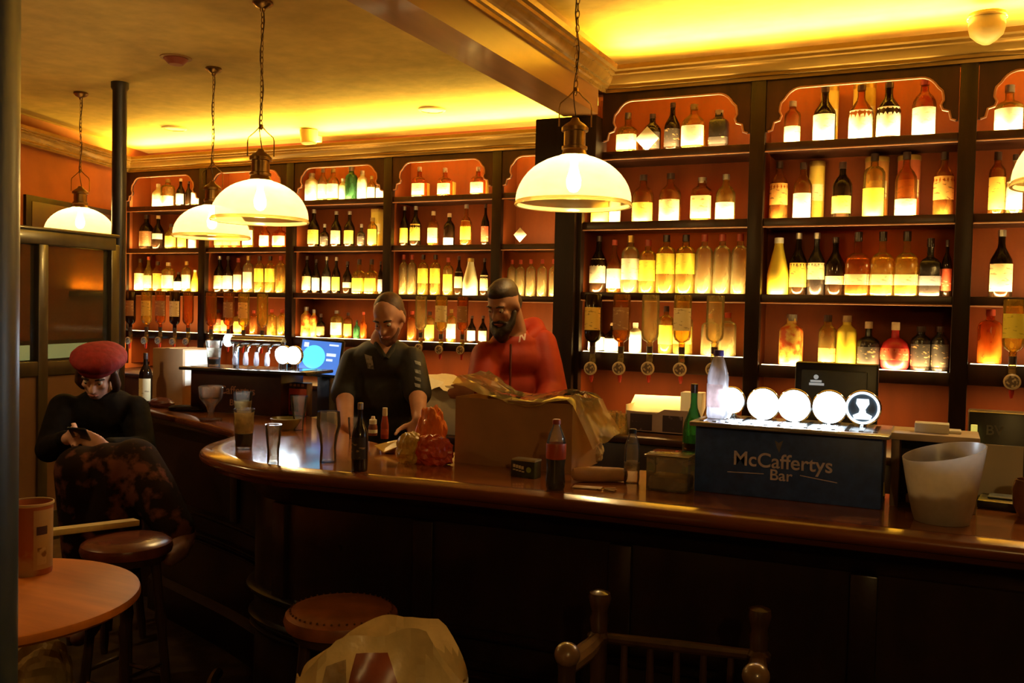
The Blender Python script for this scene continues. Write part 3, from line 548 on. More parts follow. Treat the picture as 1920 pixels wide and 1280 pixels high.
# diamond price cards
for u, v, sz, D, lab in ((1213, 260, .105, DR, 'white diamond shaped card on the top shelf beside the beam'), (975, 440, .085, DL, 'white diamond shaped card in the empty shelf of fifth far bay')):
    p = AY(u, v, D+.066); o = MB().box((0, 0, 0), (sz, .004, sz), R=Matrix.Rotation(math.pi/4, 3, 'Y'), bev=.0015)
    o.v = [(a+p.x, b+p.y, c+p.z) for a, b, c in o.v]; ob = o.build('price_card', white_paper, origin=p); tag(ob, lab, 'card')
    MB().tube([(p.x, p.y+.004, p.z+sz*.6), (p.x, p.y+.03, p.z+sz*.6+.02)], .002, 5).build('clip', chrome, ob)

# ================================================================== optics: inverted bottles over round measures
opt_ring = mat('clouded acrylic ring', (.55, .42, .26), .25, var=.1, scale=20)
opt_face = mat('dark optic badge', (.10, .06, .04), .3, c2=(.45, .33, .18), thr=(.5, .56), scale=60)
opt_red = mat('red optic plunger', (.42, .03, .02), .35, var=.1, scale=20)
BON = {'R1': 'first bay right of beam', 'R3': 'bay at right edge', 'L1': 'leftmost far bay', 'L2': 'second far bay', 'L4': 'fourth far bay'}
OPT = {'R1': [(1110, 690, 'dark', 'gold', 40), (1163, 690, 'amber', 'brown', 36), (1217, 690, 'clear', None, 38), (1277, 692, 'gold', 'cream', 36), (1338, 692, 'clear', None, 36)],
       'R3': [(1897, 715, 'gold', 'yellow', 42)], 'L1': [(244, 638, 'dark', 'brown', 20), (274, 638, 'gold', 'gold', 26), (300, 638, 'amber', 'brown', 22), (327, 640, 'dark', 'cream', 20), (352, 640, 'amber', None, 24)],
       'L2': [(395, 643, 'amber', None, 20), (428, 643, 'amber', 'brown', 20), (456, 645, 'gold', 'orange', 22), (491, 646, 'gold', None, 22)], 'L4': [(788, 652, 'clear', None, 22), (826, 655, 'gold', 'cream', 24), (866, 656, 'amber', 'brown', 21)]}
for bay, row in OPT.items():
    D = DR if bay[0] == 'R' else DL
    for k, (u, v, gl_, lab, wpx) in enumerate(row):
        y = D-.055; p = AY(u, v, y); z = p.z; x = p.x; s_ = mpp(p)
        t = thing('optic_measure', f'round spirit measure, {ORD[k]} on the rail of the {BON[bay]}', 'spirit measure', (x, y, z), 'spirit measures on the optic rails')
        rd = .040 if bay[0] == 'R' else .037
        Rx = Matrix.Rotation(math.pi/2, 3, 'X')
        MB().lathe([(rd*.80, 0), (rd, .002), (rd*1.02, .008), (rd, .014), (rd*.80, .016)], 24, (x, y-.02, z), R=Rx, close=False).build('badge_ring', opt_ring, t)
        MB().lathe([(0, .004), (rd*.8, .004), (rd*.8, .012), (0, .012)], 20, (x, y-.02, z), R=Rx).build('badge_face', opt_face, t)
        MB().lathe([(.014, z-.01), (.020, z+.0), (.020, z+.075), (.012, z+.10)], 12, (x, y+.005, 0)).build('chamber', G['clear'], t)
        MB().lathe([(.006, z-.085), (.010, z-.07), (.013, z-.055), (.012, z-.038), (.016, z-.02)], 10, (x, y-.005, 0)).build('spout', opt_red, t)
        MB().box((x, D-.012, z+.05), (.03, .055, .02)).build('bracket', chrome, t)
        hb = 1.735-(z+.085); r = wpx*s_/2
        nm = (GLN[gl_]+' bottle hanging upside down, '+ORD[k]+' on optic rail, '+BON[bay])
        bottle((x, y+.002, z+.088), min(r, .052), hb, 'vodka', gl_, lab, 'dark', nm, inv=True, name='inverted_bottle', group='inverted bottles on the optic rails', lz=(.22, .60))

# ================================================================== drinks and clutter on the counter
def CP(u, v, z=CT): return AZ(u, v, z)
stout = mat('dark stout', (.008, .004, .003), .12, var=.2, scale=10)
foam = mat('beige foam', (.62, .44, .22), .7, var=.2, scale=60)
gclear = glassm('drinking glass', (.93, .90, .84), .07, 1.3)
def tumbler(name, p, prof, title, liquid=None, group='glasses on the counter'):
    """prof: outer (r,z) list from the base up; hollow glass with a thick base"""
    wl = .0025; inner = [(max(.001, r-wl), z+(.008 if i == 0 else 0)) for i, (r, z) in enumerate(prof)]
    pr = [(0, 0)]+prof+inner[::-1]+[(0, .010)]
    o = MB().lathe([(r, p.z+z) for r, z in pr], 24, (p.x, p.y, 0)).build(name, gclear, origin=p); tag(o, title, 'glass', group)
    return o
p = CP(457, 842); s_ = mpp(p)
h = 76*s_; r = 19*s_
o = tumbler('pint_glass', p, [(r*.78, 0), (r*.80, .01), (r*.98, h*.72), (r*.95, h*.78), (r*1.02, h)], 'pint glass half full of dark stout at the rounded bar end')
MB().lathe([(0, p.z+.012), (r*.76, p.z+.012), (r*.87, p.z+h*.40), (0, p.z+h*.40)], 22, (p.x, p.y, 0)).build('stout', stout, o)
MB().lathe([(r*.875, p.z+h*.41), (r*.93, p.z+h*.70), (r*.91, p.z+h*.76), (r*.96, p.z+h*.92)], 22, (p.x, p.y, 0), close=False).build('foam_residue', glassm('foam smeared glass', (.80, .62, .30), .75, .4), o)
p = CP(512, 868); s_ = mpp(p); h = 73*s_; r = 15.5*s_
tumbler('pint_glass', p, [(r*.72, 0), (r*.70, .012), (r*.70, h*.35), (r*.84, h*.6), (r, h)], 'small empty clear glass between stout pint and tall pint glass')
p = CP(615, 866); s_ = mpp(p); h = 95*s_; r = 22*s_
o = tumbler('pint_glass', p, [(r*.72, 0), (r*.70, .012), (r*.66, h*.3), (r*.80, h*.55), (r*1.02, h*.72), (r*1.0, h*.85), (r*.94, h)], 'tall waisted empty pint glass in front of the barman in black')
p = CP(560, 806); s_ = mpp(p); h = 64*s_; r = 16*s_
tumbler('pint_glass', p, [(r*.55, 0), (r*.55, .012), (r*.60, h*.3), (r*.85, h*.6), (r*1.0, h)], 'clear empty glass in front of the red poster')
p = CP(455, 790); s_ = mpp(p); h = 56*s_; r = 17*s_
o = tumbler('pint_glass', p, [(r*.75, 0), (r*.75, .012), (r, h*.75), (r*1.05, h)], 'used pint glass with foam standing behind the stout pint')
MB().lathe([(r*.72, p.z+.014), (r*.95, p.z+h*.7)], 20, (p.x, p.y, 0), close=False).build('foam_residue', MATS['foam smeared glass'], o)
p = CP(395, 787); s_ = mpp(p)
o = MB().lathe([(0, p.z), (.05, p.z), (.052, p.z+.006), (.018, p.z+.012), (.012, p.z+.03), (.020, p.z+.06), (.050, p.z+.10), (.056, p.z+.15), (.050, p.z+.155), (.045, p.z+.105), (0, p.z+.075)], 22, (p.x, p.y, 0)).build('stemmed_glass', glassm('ribbed dim glass', (.80, .62, .48), .2, 1.2), origin=p)
tag(o, 'ribbed stemmed glass in front of the far tap box lettering', 'glass')
p = CP(536, 806); s_ = mpp(p)
o = MB().lathe([(0, p.z), (.035, p.z), (.05, p.z+.02), (.066, p.z+.05), (.062, p.z+.052), (.045, p.z+.025), (0, p.z+.015)], 24, (p.x, p.y, 0)).build('bowl', mat('olive bowl', (.16, .13, .04), .4, var=.2, scale=12), origin=p)
tag(o, 'small olive bowl beside an empty glass on the counter', 'bowl')
# brown beer bottle
p = CP(674, 882); s_ = mpp(p)
bottle(p, 15.5*s_, 128*s_, 'wine', 'black', 'black', 'silver', 'brown beer bottle at the front edge of the bar', name='beer_bottle', group='bottles on the counter', lz=(.18, .50))
# sauces
for (u, v, hp, wp, m, capm, lab) in ((699, 816, 36, 17, mat('dark sauce', (.20, .05, .02), .4, var=.2, scale=20), 'white', 'small sauce bottle with broad white cap'), (721, 822, 58, 15, mat('ketchup', (.36, .05, .02), .35, var=.1, scale=20), 'white', 'slim red ketchup bottle with white cap')):
    p = CP(u, v); s_ = mpp(p); h = hp*s_; r = wp*s_/2
    t = thing('sauce_bottle', lab+' by the barman in black', 'sauce bottle', p)
    MB().lathe([(0, p.z), (r*.95, p.z), (r, p.z+.005), (r, p.z+h*.45), (r*.8, p.z+h*.6), (r*.6, p.z+h*.75)], 16, (p.x, p.y, 0)).build('bottle_body', m, t)
    MB().lathe([(r*.85, p.z+h*.60), (r*.85, p.z+h*.82), (r*.5, p.z+h*.86), (r*.4, p.z+h), (0, p.z+h)] if hp < 50 else [(r*.62, p.z+h*.74), (r*.66, p.z+h*.80), (r*.62, p.z+h), (0, p.z+h)], 16, (p.x, p.y, 0)).build('cap', CAP[capm], t)
    MB().lathe([(r*1.02, p.z+h*.14), (r*1.02, p.z+h*.32)], 16, (p.x, p.y, 0), close=False).build('label', LB['white'] if hp < 50 else LB['red'], t)
# small cap bottle left of the sauces
p = CP(664, 822); tumbler('pint_glass', p, [(.020, 0), (.020, .01), (.024, .05), (.026, .085)], 'tiny glass behind the brown beer bottle')
# crumpled crisp packets
def crumple(name, c, dims, m, title, seed, folds=9, cat='crisp packet', group=None, kmul=1.0):
    rnd = random.Random(seed); bm = bmesh.new(); bmesh.ops.create_icosphere(bm, subdivisions=4, radius=1)
    dirs = [(Vector((rnd.gauss(0, 1), rnd.gauss(0, 1), rnd.gauss(0, 1))).normalized(), rnd.uniform(4, 9), rnd.uniform(0, 6), rnd.uniform(.05, .13)*kmul) for _ in range(folds)]
    for v in bm.verts:
        d_ = v.co.normalized(); k = 1+sum(a*abs(math.sin(f*d_.dot(dd)+ph))-a*.5 for dd, f, ph, a in dirs)
        v.co = Vector((d_.x*dims[0]*k, d_.y*dims[1]*k, max(-.78, d_.z*k)*dims[2]))
    zmin = min(v.co.z for v in bm.verts)
    me = bpy.data.meshes.new(name)
    for v in bm.verts: v.co.z -= zmin
    bm.to_mesh(me); bm.free(); me.materials.append(m)
    o = bpy.data.objects.new(name, me); col.objects.link(o); o.location = c; PM[o.name] = Matrix.Translation(Vector(c))
    if title: tag(o, title, cat, group)
    return o
foil_r = mat('red orange foil', (.62, .085, .03), .32, var=.25, scale=9); foil_y = mat('yellow foil', (.62, .40, .07), .35, var=.2, scale=9); foil_o = mat('orange foil', (.72, .19, .035), .32, var=.15, scale=9)
p = CP(808, 872); o1 = crumple('crisp_packet', p+Vector((-.01, .03, 0)), (.062, .045, .052), foil_r, 'crumpled red crisp packet on the counter beside the cardboard box', 3)
p = CP(762, 868); o2 = crumple('crisp_packet', p+Vector((.0, .02, 0)), (.042, .04, .056), foil_y, 'crumpled yellow crisp packet left of the red one', 5)
p = CP(782, 852); o3 = crumple('crisp_packet', p+Vector((.0, .10, 0)), (.045, .05, .085), foil_o, 'crumpled orange crisp packet behind the yellow and red ones', 8)
p = CP(715, 848); o = MB()
pts = [p+Vector(q) for q in ((-.03, .0, .024), (.03, -.03, .008), (.075, .0, .03), (.06, .05, .05), (.0, .04, .034))]
o.v = [tuple(q) for q in pts]+[tuple(q+Vector((0, 0, -.004))) for q in pts]+[tuple(p+Vector((.02, .0, 0))), tuple(p+Vector((.045, .02, 0)))]
o.f = [(0, 1, 2, 3, 4), (9, 8, 7, 6, 5), (0, 5, 6, 1), (1, 6, 7, 2), (2, 7, 8, 3), (3, 8, 9, 4), (4, 9, 5, 0), (5, 6, 10), (6, 7, 11, 10), (7, 8, 11), (8, 9, 5, 10, 11)]
ob = o.build('crisp_packet', foil_y, origin=p, smooth=False); tag(ob, 'flattened yellow crisp packet spread open near the sauces', 'crisp packet')
# big cardboard box with a plastic liner
a = CP(852, 866); b = CP(1050, 893); b = Vector((a.x+.43, a.y-.01, CT)); hh = .225
box = thing('cardboard_box', 'large open brown cardboard box on the counter lined with plastic', 'box', ((a.x+b.x)/2, a.y+.13, CT))
def panel(parent, name, x0, x1, y0, y1, z0, z1, m, bev=.0): return MB().box(((x0+x1)/2, (y0+y1)/2, (z0+z1)/2), (abs(x1-x0), abs(y1-y0), abs(z1-z0)), bev=bev).build(name, m, parent)
panel(box, 'front_wall', a.x, b.x, a.y, a.y+.004, CT, CT+hh, card); panel(box, 'back_wall', a.x, b.x, a.y+.25, a.y+.254, CT, CT+hh, card)
panel(box, 'side_wall', a.x, a.x+.004, a.y+.004, a.y+.25, CT, CT+hh, card); panel(box, 'side_wall', b.x-.004, b.x, a.y+.004, a.y+.25, CT, CT+hh, card); panel(box, 'bottom', a.x+.004, b.x-.004, a.y+.004, a.y+.25, CT, CT+.004, card)
liner = glassm('yellowed clear plastic', (.92, .74, .28), .42, 1.6)
lm = MB(); nx, ny = 22, 8
rnd = random.Random(4)
for j in range(ny+1):
    for i in range(nx+1):
        tx, ty = i/nx, j/ny; x = a.x-.008+(b.x-a.x+.085)*tx; y = a.y-.012+.28*ty
        over = max(0, x-b.x); z = CT+hh+.006+.012*math.sin(9*tx+2*ty)+.012*rnd.random()-over*1.9*(1-.2*ty) - (.012 if j == 0 else 0)+ (.05*max(0, 1-tx*4))
        lm.v.append((x, y, max(CT+.004, z)))
lm.f = [(j*(nx+1)+i, j*(nx+1)+i+1, (j+1)*(nx+1)+i+1, (j+1)*(nx+1)+i) for j in range(ny) for i in range(nx)]
lm.build('plastic_liner', liner, box)
# small dark carton
a = CP(958, 893); cw, chh = .085, .052
t = thing('small_carton', 'small black and green carton in front of the cardboard box', 'carton', (a.x+cw/2, a.y+.02, CT))
ang = -.08
MB(Matrix.Translation((a.x+cw/2, a.y+.02, CT)) @ Matrix.Rotation(ang, 4, 'Z')).box((0, 0, chh/2), (cw, .045, chh), bev=.002).build('carton_body', mat('black green card', (.020, .018, .010), .45, c2=(.05, .07, .02), thr=(.5, .7), scale=20), t)
MB(Matrix.Translation((a.x+cw/2, a.y+.02, CT)) @ Matrix.Rotation(ang, 4, 'Z')).box((.002, .0, chh+.003), (cw*.98, .045, .006), bev=.001).build('carton_flap', mat('grey flap', (.40, .34, .22), .6, var=.1, scale=20), t)
cream_ink = mat('cream ink', (.62, .56, .42), .6, var=.1, scale=20)
for zz, ww, hh2 in ((.036, .040, .010), (.024, .042, .004)):
    for k in range(4):
        MB(Matrix.Translation((a.x+cw/2, a.y+.02, CT)) @ Matrix.Rotation(ang, 4, 'Z')).box((-.030+k*ww/4, -.0228, zz-.0015*k), (ww/4*.82, .0012, hh2)).build('print_block', cream_ink, t)
MB(Matrix.Translation((a.x+cw/2, a.y+.02, CT)) @ Matrix.Rotation(ang, 4, 'Z')).lathe([(0, 0), (.009, 0), (.009, .0012), (0, .0012)], 14, (.022, -.0224, .027), R=Matrix.Rotation(math.pi/2, 3, 'X')).build('print_emblem', mat('green ink', (.22, .30, .08), .6, var=.2, scale=30), t)
# cola bottle
p = CP(1041, 917); s_ = mpp(p); h = 132*s_; r = 18.5*s_
t = thing('cola_bottle', 'plastic cola bottle half full with a red label', 'bottle', p, 'bottles on the counter')
pf = [(0, 0), (r*.85, 0), (r*.98, .012), (r, h*.12), (r*.92, h*.30), (r*.98, h*.44), (r, h*.60), (r*.98, h*.68), (r*.75, h*.80), (r*.42, h*.89), (r*.36, h*.92), (r*.36, h*.95)]
MB().lathe([(q, p.z+z) for q, z in pf], 24, (p.x, p.y, 0)).build('bottle_body', glassm('clear plastic', (.93, .86, .76), .10, 1.2), t)
MB().lathe([(q*.97, p.z+z+.002) for q, z in pf[:6]]+[(0, p.z+h*.445)], 24, (p.x, p.y, 0)).build('cola', stout, t)
MB().lathe([(r*1.005, p.z+h*.44), (r*1.03, p.z+h*.47), (r*1.03, p.z+h*.64), (r*1.0, p.z+h*.66)], 24, (p.x, p.y, 0), close=False).build('label', mat('red wrap label', (.48, .075, .02), .4, var=.15, scale=9), t)
MB().lathe([(r*.42, p.z+h*.93), (r*.42, p.z+h*.99), (r*.36, p.z+h), (0, p.z+h)], 16, (p.x, p.y, 0)).build('cap', mat('red brown cap', (.30, .05, .02), .4, var=.1, scale=9), t)
# water bottle
p = CP(1184, 905); s_ = mpp(p); h = 102*s_; r = 15*s_
t = thing('water_bottle', 'clear ridged water bottle with dark cap beside the plastic tub', 'bottle', p, 'bottles on the counter')
pf = [(0, 0), (r*.9, 0), (r, .01), (r*.97, h*.2), (r, h*.22), (r*.97, h*.4), (r, h*.42), (r*.98, h*.6), (r*.95, h*.68), (r*.6, h*.84), (r*.42, h*.90), (r*.42, h*.94)]
MB().lathe([(q, p.z+z) for q, z in pf], 20, (p.x, p.y, 0)).build('bottle_body', gclear, t)
MB().lathe([(r*.5, p.z+h*.92), (r*.5, p.z+h*.985), (r*.4, p.z+h)], 14, (p.x, p.y, 0)).build('cap', blackp, t)
MB().lathe([(r*1.01, p.z+h*.24), (r*1.01, p.z+h*.40)], 20, (p.x, p.y, 0), close=False).build('label', glassm('smoky label', (.5, .42, .32), .4), t)
# paper roll
p0 = CP(1070, 905)+Vector((0, .02, .024)); p1 = CP(1172, 905)+Vector((0, .02, .022))
t = thing('paper_parcel', 'rolled brown paper parcel lying behind the cola bottle', 'parcel', (p0+p1)/2-Vector((0, 0, .022)))
MB().tube([p0+(p1-p0)*k for k in (-.03, 0, .1, .3, .6, .85, .98, 1.0)], [.008, .018, .023, .024, .023, .022, .019, .010], 14).build('paper_wrap', mat('kraft paper', (.42, .24, .11), .7, var=.15, scale=20, bump=.2), t)
p0 = CP(1072, 912)
o = MB().box(p0+Vector((.05, .0, .003)), (.085, .035, .003), R=rz(.15)).build('receipt', mat('crumpled till paper', (.55, .42, .30), .7, var=.2, scale=30), origin=p0); tag(o, 'crumpled till receipt lying in front of the paper parcel', 'receipt')
p0 = CP(1125, 918)
t = thing('key_bunch', 'small bunch of keys lying on the counter edge', 'keys', p0)
MB().tube([(p0.x+.012*math.cos(k*.7), p0.y+.012*math.sin(k*.7), CT+.003) for k in range(9)], .0015, 5, closed=True).build('key_ring', chrome, t)
for k in range(3):
    aa = -.3+.5*k; MB().box((p0.x+.025*math.cos(aa)+.008, p0.y+.02*math.sin(aa), CT+.003+.001*k), (.035, .009, .002), R=rz(aa)).build('key', brass, t)
# white printed bag behind, glasses crate
p = CP(1085, 872)
o = crumple('paper_bag', p+Vector((.0, .08, 0)), (.055, .03, .055), mat('cream paper bag', (.62, .48, .26), .6, c2=(.55, .42, .22), thr=(.4, .6), scale=6), 'crumpled cream bag with dark print behind the cola bottle', 12, 6, 'bag')
MB().box(p+Vector((-.012, .051, .062)), (.022, .003, .034)).build('print_block', mat('dark bag print', (.10, .06, .03), .6, var=.2, scale=30), o)
# clear plastic tub
a = CP(1210, 918); b = Vector((a.x+.125, a.y, CT)); hh = .108
tb = glassm('clear tub plastic', (.80, .74, .62), .22, 1.2)
t = thing('plastic_tub', 'clear plastic tub on the counter beside the near tap box', 'tub', ((a.x+b.x)/2, a.y+.06, CT))
MB().prism([(a.x+.006, a.y), (b.x-.006, a.y), (b.x, a.y+.006), (b.x, a.y+.11), (b.x-.006, a.y+.116), (a.x+.006, a.y+.116), (a.x, a.y+.11), (a.x, a.y+.006)], CT+.001, CT+hh-.008).build('tub_body', tb, t)
MB().box(((a.x+b.x)/2, a.y+.058, CT+hh-.004), (b.x-a.x+.012, .13, .008), bev=.003).build('tub_lid', glassm('tub lid plastic', (.72, .62, .44), .45, 1.2), t)
MB().box(((a.x+b.x)/2, a.y+.058, CT+.022), (b.x-a.x-.012, .10, .038), bev=.006).build('tub_contents', mat('dull contents', (.30, .26, .20), .6, var=.3, scale=20), t)

# ================================================================== near tap box
navy = mat('navy laminate', (.034, .082, .36), .42, var=.25, scale=40, spec=.4)  # extra blue in the colour carries the tap glow
ink = mat('tap glow lettering', (.62, .56, .80), .55, var=.2, scale=60)  # lilac tap glow mixed into the ink colour
tapm = mat('lit tap badge', (.9, .95, 1), .3, emit=(.80, .92, 1), es=14, var=.02)
a, b = CP(1298, 922), CP(1652, 954); yT = (a.y+b.y)/2; x0, x1 = a.x, b.x
zt = AY(1298, 795, yT).z; bw = x1-x0
tx = thing('tap_box', 'navy tap cabinet with bar name on the near counter', 'tap box', ((x0+x1)/2, yT+.09, CT))
MB().box(((x0+x1)/2, yT+.10, (CT+zt)/2), (bw, .20, zt-CT), bev=.004).build('cabinet_body', navy, tx)
MB().box(((x0+x1)/2+.004, yT+.09, zt+.006), (bw+.030, .25, .014), bev=.004).build('drip_tray', mat('steel drip tray', (.55, .57, .60), .25, .8, var=.06, scale=30), tx)
for k in range(14): MB().box((x0+.02+k*(bw-.04)/13, yT+.07, zt+.0145), (.012, .16, .003)).build('tray_slat', chrome, tx)
p1_ = AY(1466, 868, yT-.001); p2_ = AY(1464, 890, yT-.001)
text('lettering', 'McCaffertys', .058, (p1_.x, yT-.0022, p1_.z+.002), Matrix.Rotation(.0, 3, 'Y') @ UPR, ink, tx, sx=.98)
text('lettering', 'Bar', .044, (p2_.x, yT-.0022, p2_.z-.003), UPR, ink, tx, sx=1.05)
q0, q1 = AY(1364, 884, yT), AY(1432, 888, yT); MB().tube([(q0.x, yT-.0012, q0.z), (q1.x, yT-.0012, q1.z)], .0014, 5).build('lettering_rule', ink, tx)
q0, q1 = AY(1500, 891, yT), AY(1570, 905, yT); MB().tube([(q0.x, yT-.0012, q0.z), (q1.x, yT-.0012, q1.z)], .0014, 5).build('lettering_rule', ink, tx)
pe = AY(1460, 838, yT); MB().prism([(pe.x-.011, pe.z+.018), (pe.x, pe.z+.012), (pe.x+.012, pe.z+.020), (pe.x+.006, pe.z), (pe.x+.002, pe.z-.016), (pe.x-.005, pe.z-.002)], yT-.0014, yT-.0002, 'y').build('crest', mat('dim crest ink', (.16, .15, .22), .55, var=.2, scale=60), tx)
Rx = Matrix.Rotation(math.pi/2, 3, 'X')
for k, (u, v) in enumerate(((1372, 750), (1432, 757), (1490, 760), (1556, 763), (1618, 764))):
    yb = yT+.13; p = AY(u, v, yb); R_ = .050 if k else .042
    f_ = thing('tap_font', ['first lit tap badge beside the milky bottle', 'second glaring white tap badge', 'third glaring white tap badge in the row', 'fourth glaring white tap badge', 'round tap badge with a silver cup emblem at row end'][k], 'beer tap', (p.x, yb, zt+.013), 'lit beer taps on the near tap box')
    MB().tube([(p.x, yb+.015, zt+.013), (p.x, yb+.015, p.z-R_*.8)], .014, 12).build('font_stem', chrome, f_)
    MB().lathe([(0, -.012), (R_*.9, -.012), (R_, -.006), (R_*1.03, 0), (R_, .008), (R_*.93, .012)], 32, (p.x, yb, p.z), R=Rx, close=False).build('badge_bezel', chrome, f_)
    if k < 4:
        MB().lathe([(0, .009), (R_*.94, .009)], 32, (p.x, yb, p.z), R=Rx, close=False).build('badge_lens', tapm, f_)
        area('tap_light', (p.x, yb-.018, p.z), (0, -1, -.25), .07, .07, .75, TAP_C)
    else:
        MB().lathe([(0, .009), (R_*.94, .009)], 32, (p.x, yb, p.z), R=Rx, close=False).build('badge_lens', mat('dark badge', (.10, .13, .15), .3, var=.2, scale=30), f_)
        MB().lathe([(R_*.80, .0095), (R_*.94, .0095), (R_*.94, .0125), (R_*.80, .0125)], 32, (p.x, yb, p.z), R=Rx, close=False).build('badge_ring', tapm2 if 'tapm2' in globals() else mat('dim lit ring', (.7, .8, .9), .3, emit=(.8, .92, 1), es=1.2, var=.02), f_)
        e = [(-.016, .026), (.016, .026), (.018, .012), (.008, -.004), (.010, -.014), (.026, -.022), (.022, -.033), (-.022, -.033), (-.026, -.022), (-.010, -.014), (-.008, -.004), (-.018, .012)]
        MB().prism([(p.x+s1, p.z+s2) for s1, s2 in e], yb-.014, yb-.011, 'y').build('cup_emblem', MATS['dim lit ring'], f_)
    MB().tube([(p.x, yb-.005, p.z-R_), (p.x, yb-.05, p.z-R_-.012), (p.x, yb-.055, p.z-R_-.03)], .006, 8).build('spout', chrome, f_)
# milky bottle with violet cap and wine bottles left of the taps
p = Vector((AY(1344, 790, yT+.07).x, yT+.07, zt+.0175)); h = AY(1344, 656, yT+.07).z-p.z; r = 20*mpp(p)
t = thing('water_bottle', 'translucent white plastic bottle with violet cap on the tap box', 'bottle', p, 'bottles on the counter')
pf = [(0, 0), (r*.9, 0), (r, .01), (r*.96, h*.15), (r, h*.18), (r*.96, h*.33), (r, h*.36), (r*.97, h*.52), (r, h*.58), (r*.92, h*.66), (r*.60, h*.84), (r*.40, h*.92)]
MB().lathe([(q, p.z+z) for q, z in pf], 22, (p.x, p.y, 0)).build('bottle_body', glassm('milky plastic', (.78, .74, .78), .55, 1), t)
MB().lathe([(r*.46, p.z+h*.91), (r*.48, p.z+h*.92), (r*.46, p.z+h), (0, p.z+h)], 16, (p.x, p.y, 0)).build('cap', mat('violet cap', (.10, .07, .38), .4, var=.1, scale=9), t)
MB().lathe([(r*1.01, p.z+h*.16), (r*1.01, p.z+h*.50)], 14, (p.x, p.y, 0), arc=(-2.9, -.9)).build('label', glassm('pinkish label', (.72, .55, .50), .5), t)
p = CP(1303, 905); p = Vector((p.x, yT+.16, CT)); p.x = AY(1302, 800, p.y).x-.012
bottle(Vector((AY(1300, 800, yT+.26).x, yT+.26, CT)), .034, .30, 'wine', 'green', 'black', 'dark', 'green wine bottle standing behind the left of the tap box', name='wine_bottle', group='bottles on the counter', lz=(.12, .36))
bottle(Vector((AY(1326, 800, yT+.30).x, yT+.32, CT)), .030, .30, 'wine', 'gold', None, 'dark', 'wine bottle with dark capsule beside the milky bottle', name='wine_bottle', group='bottles on the counter')
# near till: seen from behind
p = AY(1567, 800, 3.25); zt2 = AY(1567, 680, 3.25).z; xa, xb = AY(1490, 740, 3.25).x, AY(1646, 740, 3.25).x
t = thing('till_screen', 'black till monitor seen from behind with small white logo', 'till', ((xa+xb)/2, 3.28, .95))
grey = mat('charcoal plastic', (.09, .11, .13), .4, var=.15, scale=20)
MB().box(((xa+xb)/2, 3.26, (zt2+p.z-.06)/2), (xb-xa, .035, zt2-p.z+.06), bev=.008).build('monitor_frame', blackp, t)
MB().box(((xa+xb)/2-.005, 3.240, (zt2+p.z-.06)/2-.006), (xb-xa-.055, .010, zt2-p.z+.02), bev=.004).build('monitor_back', grey, t)
lg = AY(1530, 712, 3.234); wl = mat('white logo', (.8, .85, .85), .5, emit=(.8, .9, .9), es=.25, var=.02)
MB().lathe([(0, 0), (.008, 0), (.008, .001), (0, .001)], 12, (lg.x, 3.2345, lg.z+.010), R=Rx).build('logo_dot', wl, t)
MB().box((lg.x, 3.2345, lg.z-.004), (.036, .001, .007)).build('logo_bar', wl, t); MB().box((lg.x+.002, 3.2345, lg.z-.014), (.048, .001, .008)).build('logo_bar', wl, t)
MB().box(((xa+xb)/2, 3.30, 1.06), (.10, .06, .26), bev=.01).build('stand', blackp, t); MB().box(((xa+xb)/2, 3.31, .95), (.24, .20, .03), bev=.008).build('stand_base', blackp, t)
# speed rail under the inner counter edge that carries the till and glasses
ub = thing('under_counter', 'dark back shelf along the inner side of the bar', 'counter', (-.2, 3.25, 0))
MB().box((-.10, 3.26, .90), (3.3, .50, .04), bev=.005).build('shelf_top', wood_dark, ub); MB().box((-.10, 3.26, .44), (3.26, .44, .88)).build('shelf_body', wood_front, ub)
# wooden open box right of the taps
a = CP(1668, 948); wx = .215; hz = AY(1668, 822, a.y).z-CT
t = thing('menu_stand', 'open fronted dark wooden box stand right of the tap box', 'stand', (a.x+wx/2, a.y+.07, CT))
wst = mat('grey brown wood', (.20, .13, .095), .5, var=.2, scale=6, stretch=(6, 6, 1))
MB().box((a.x+.010, a.y+.07, CT+hz/2), (.022, .15, hz), bev=.003).build('side_board', wst, t); MB().box((a.x+wx-.01, a.y+.07, CT+hz/2), (.022, .15, hz), bev=.003).build('side_board', wst, t)
MB().box((a.x+wx/2, a.y+.07, CT+hz+.010), (wx+.01, .17, .020), bev=.003).build('top_board', mat('pale wood top', (.55, .42, .28), .5, var=.15, scale=8), t); MB().box((a.x+wx/2, a.y+.14, CT+hz/2), (wx-.03, .01, hz)).build('back_board', blackp, t)
MB().box((a.x+wx/2, a.y+.07, CT+.006), (wx-.03, .14, .012)).build('floor_board', wood_front, t)
q = Vector((a.x+.045, a.y+.07, CT+hz+.020)); 
for k, (dx, ww, hgt) in enumerate(((.055, .088, .026), (.095, .07, .008))):
    o = MB().box(q+Vector((dx, .02*k-.01, hgt/2)), (ww, .06, hgt), bev=.002).build('napkin_stack', white_paper, origin=q+Vector((dx, .02*k, 0))); tag(o, ['white stack of napkins on the wooden stand', 'thin cream paper pad beside the napkin stack'][k], 'napkins')
q = CP(1660, 905); o = MB().lathe([(0, CT), (.014, CT), (.016, CT+.02), (.012, CT+.08), (.006, CT+.09), (.006, CT+.115), (0, CT+.115)], 12, (q.x+.0, a.y+.03, 0)).build('oil_bottle', G['gold'], origin=(q.x, a.y+.03, CT)); tag(o, 'narrow yellow bottle squeezed between tap box and wooden stand', 'bottle')
MB().lathe([(.0165, CT+.022), (.0145, CT+.06)], 12, (q.x, a.y+.03, 0), close=False).build('label', LB['yellow'], o)
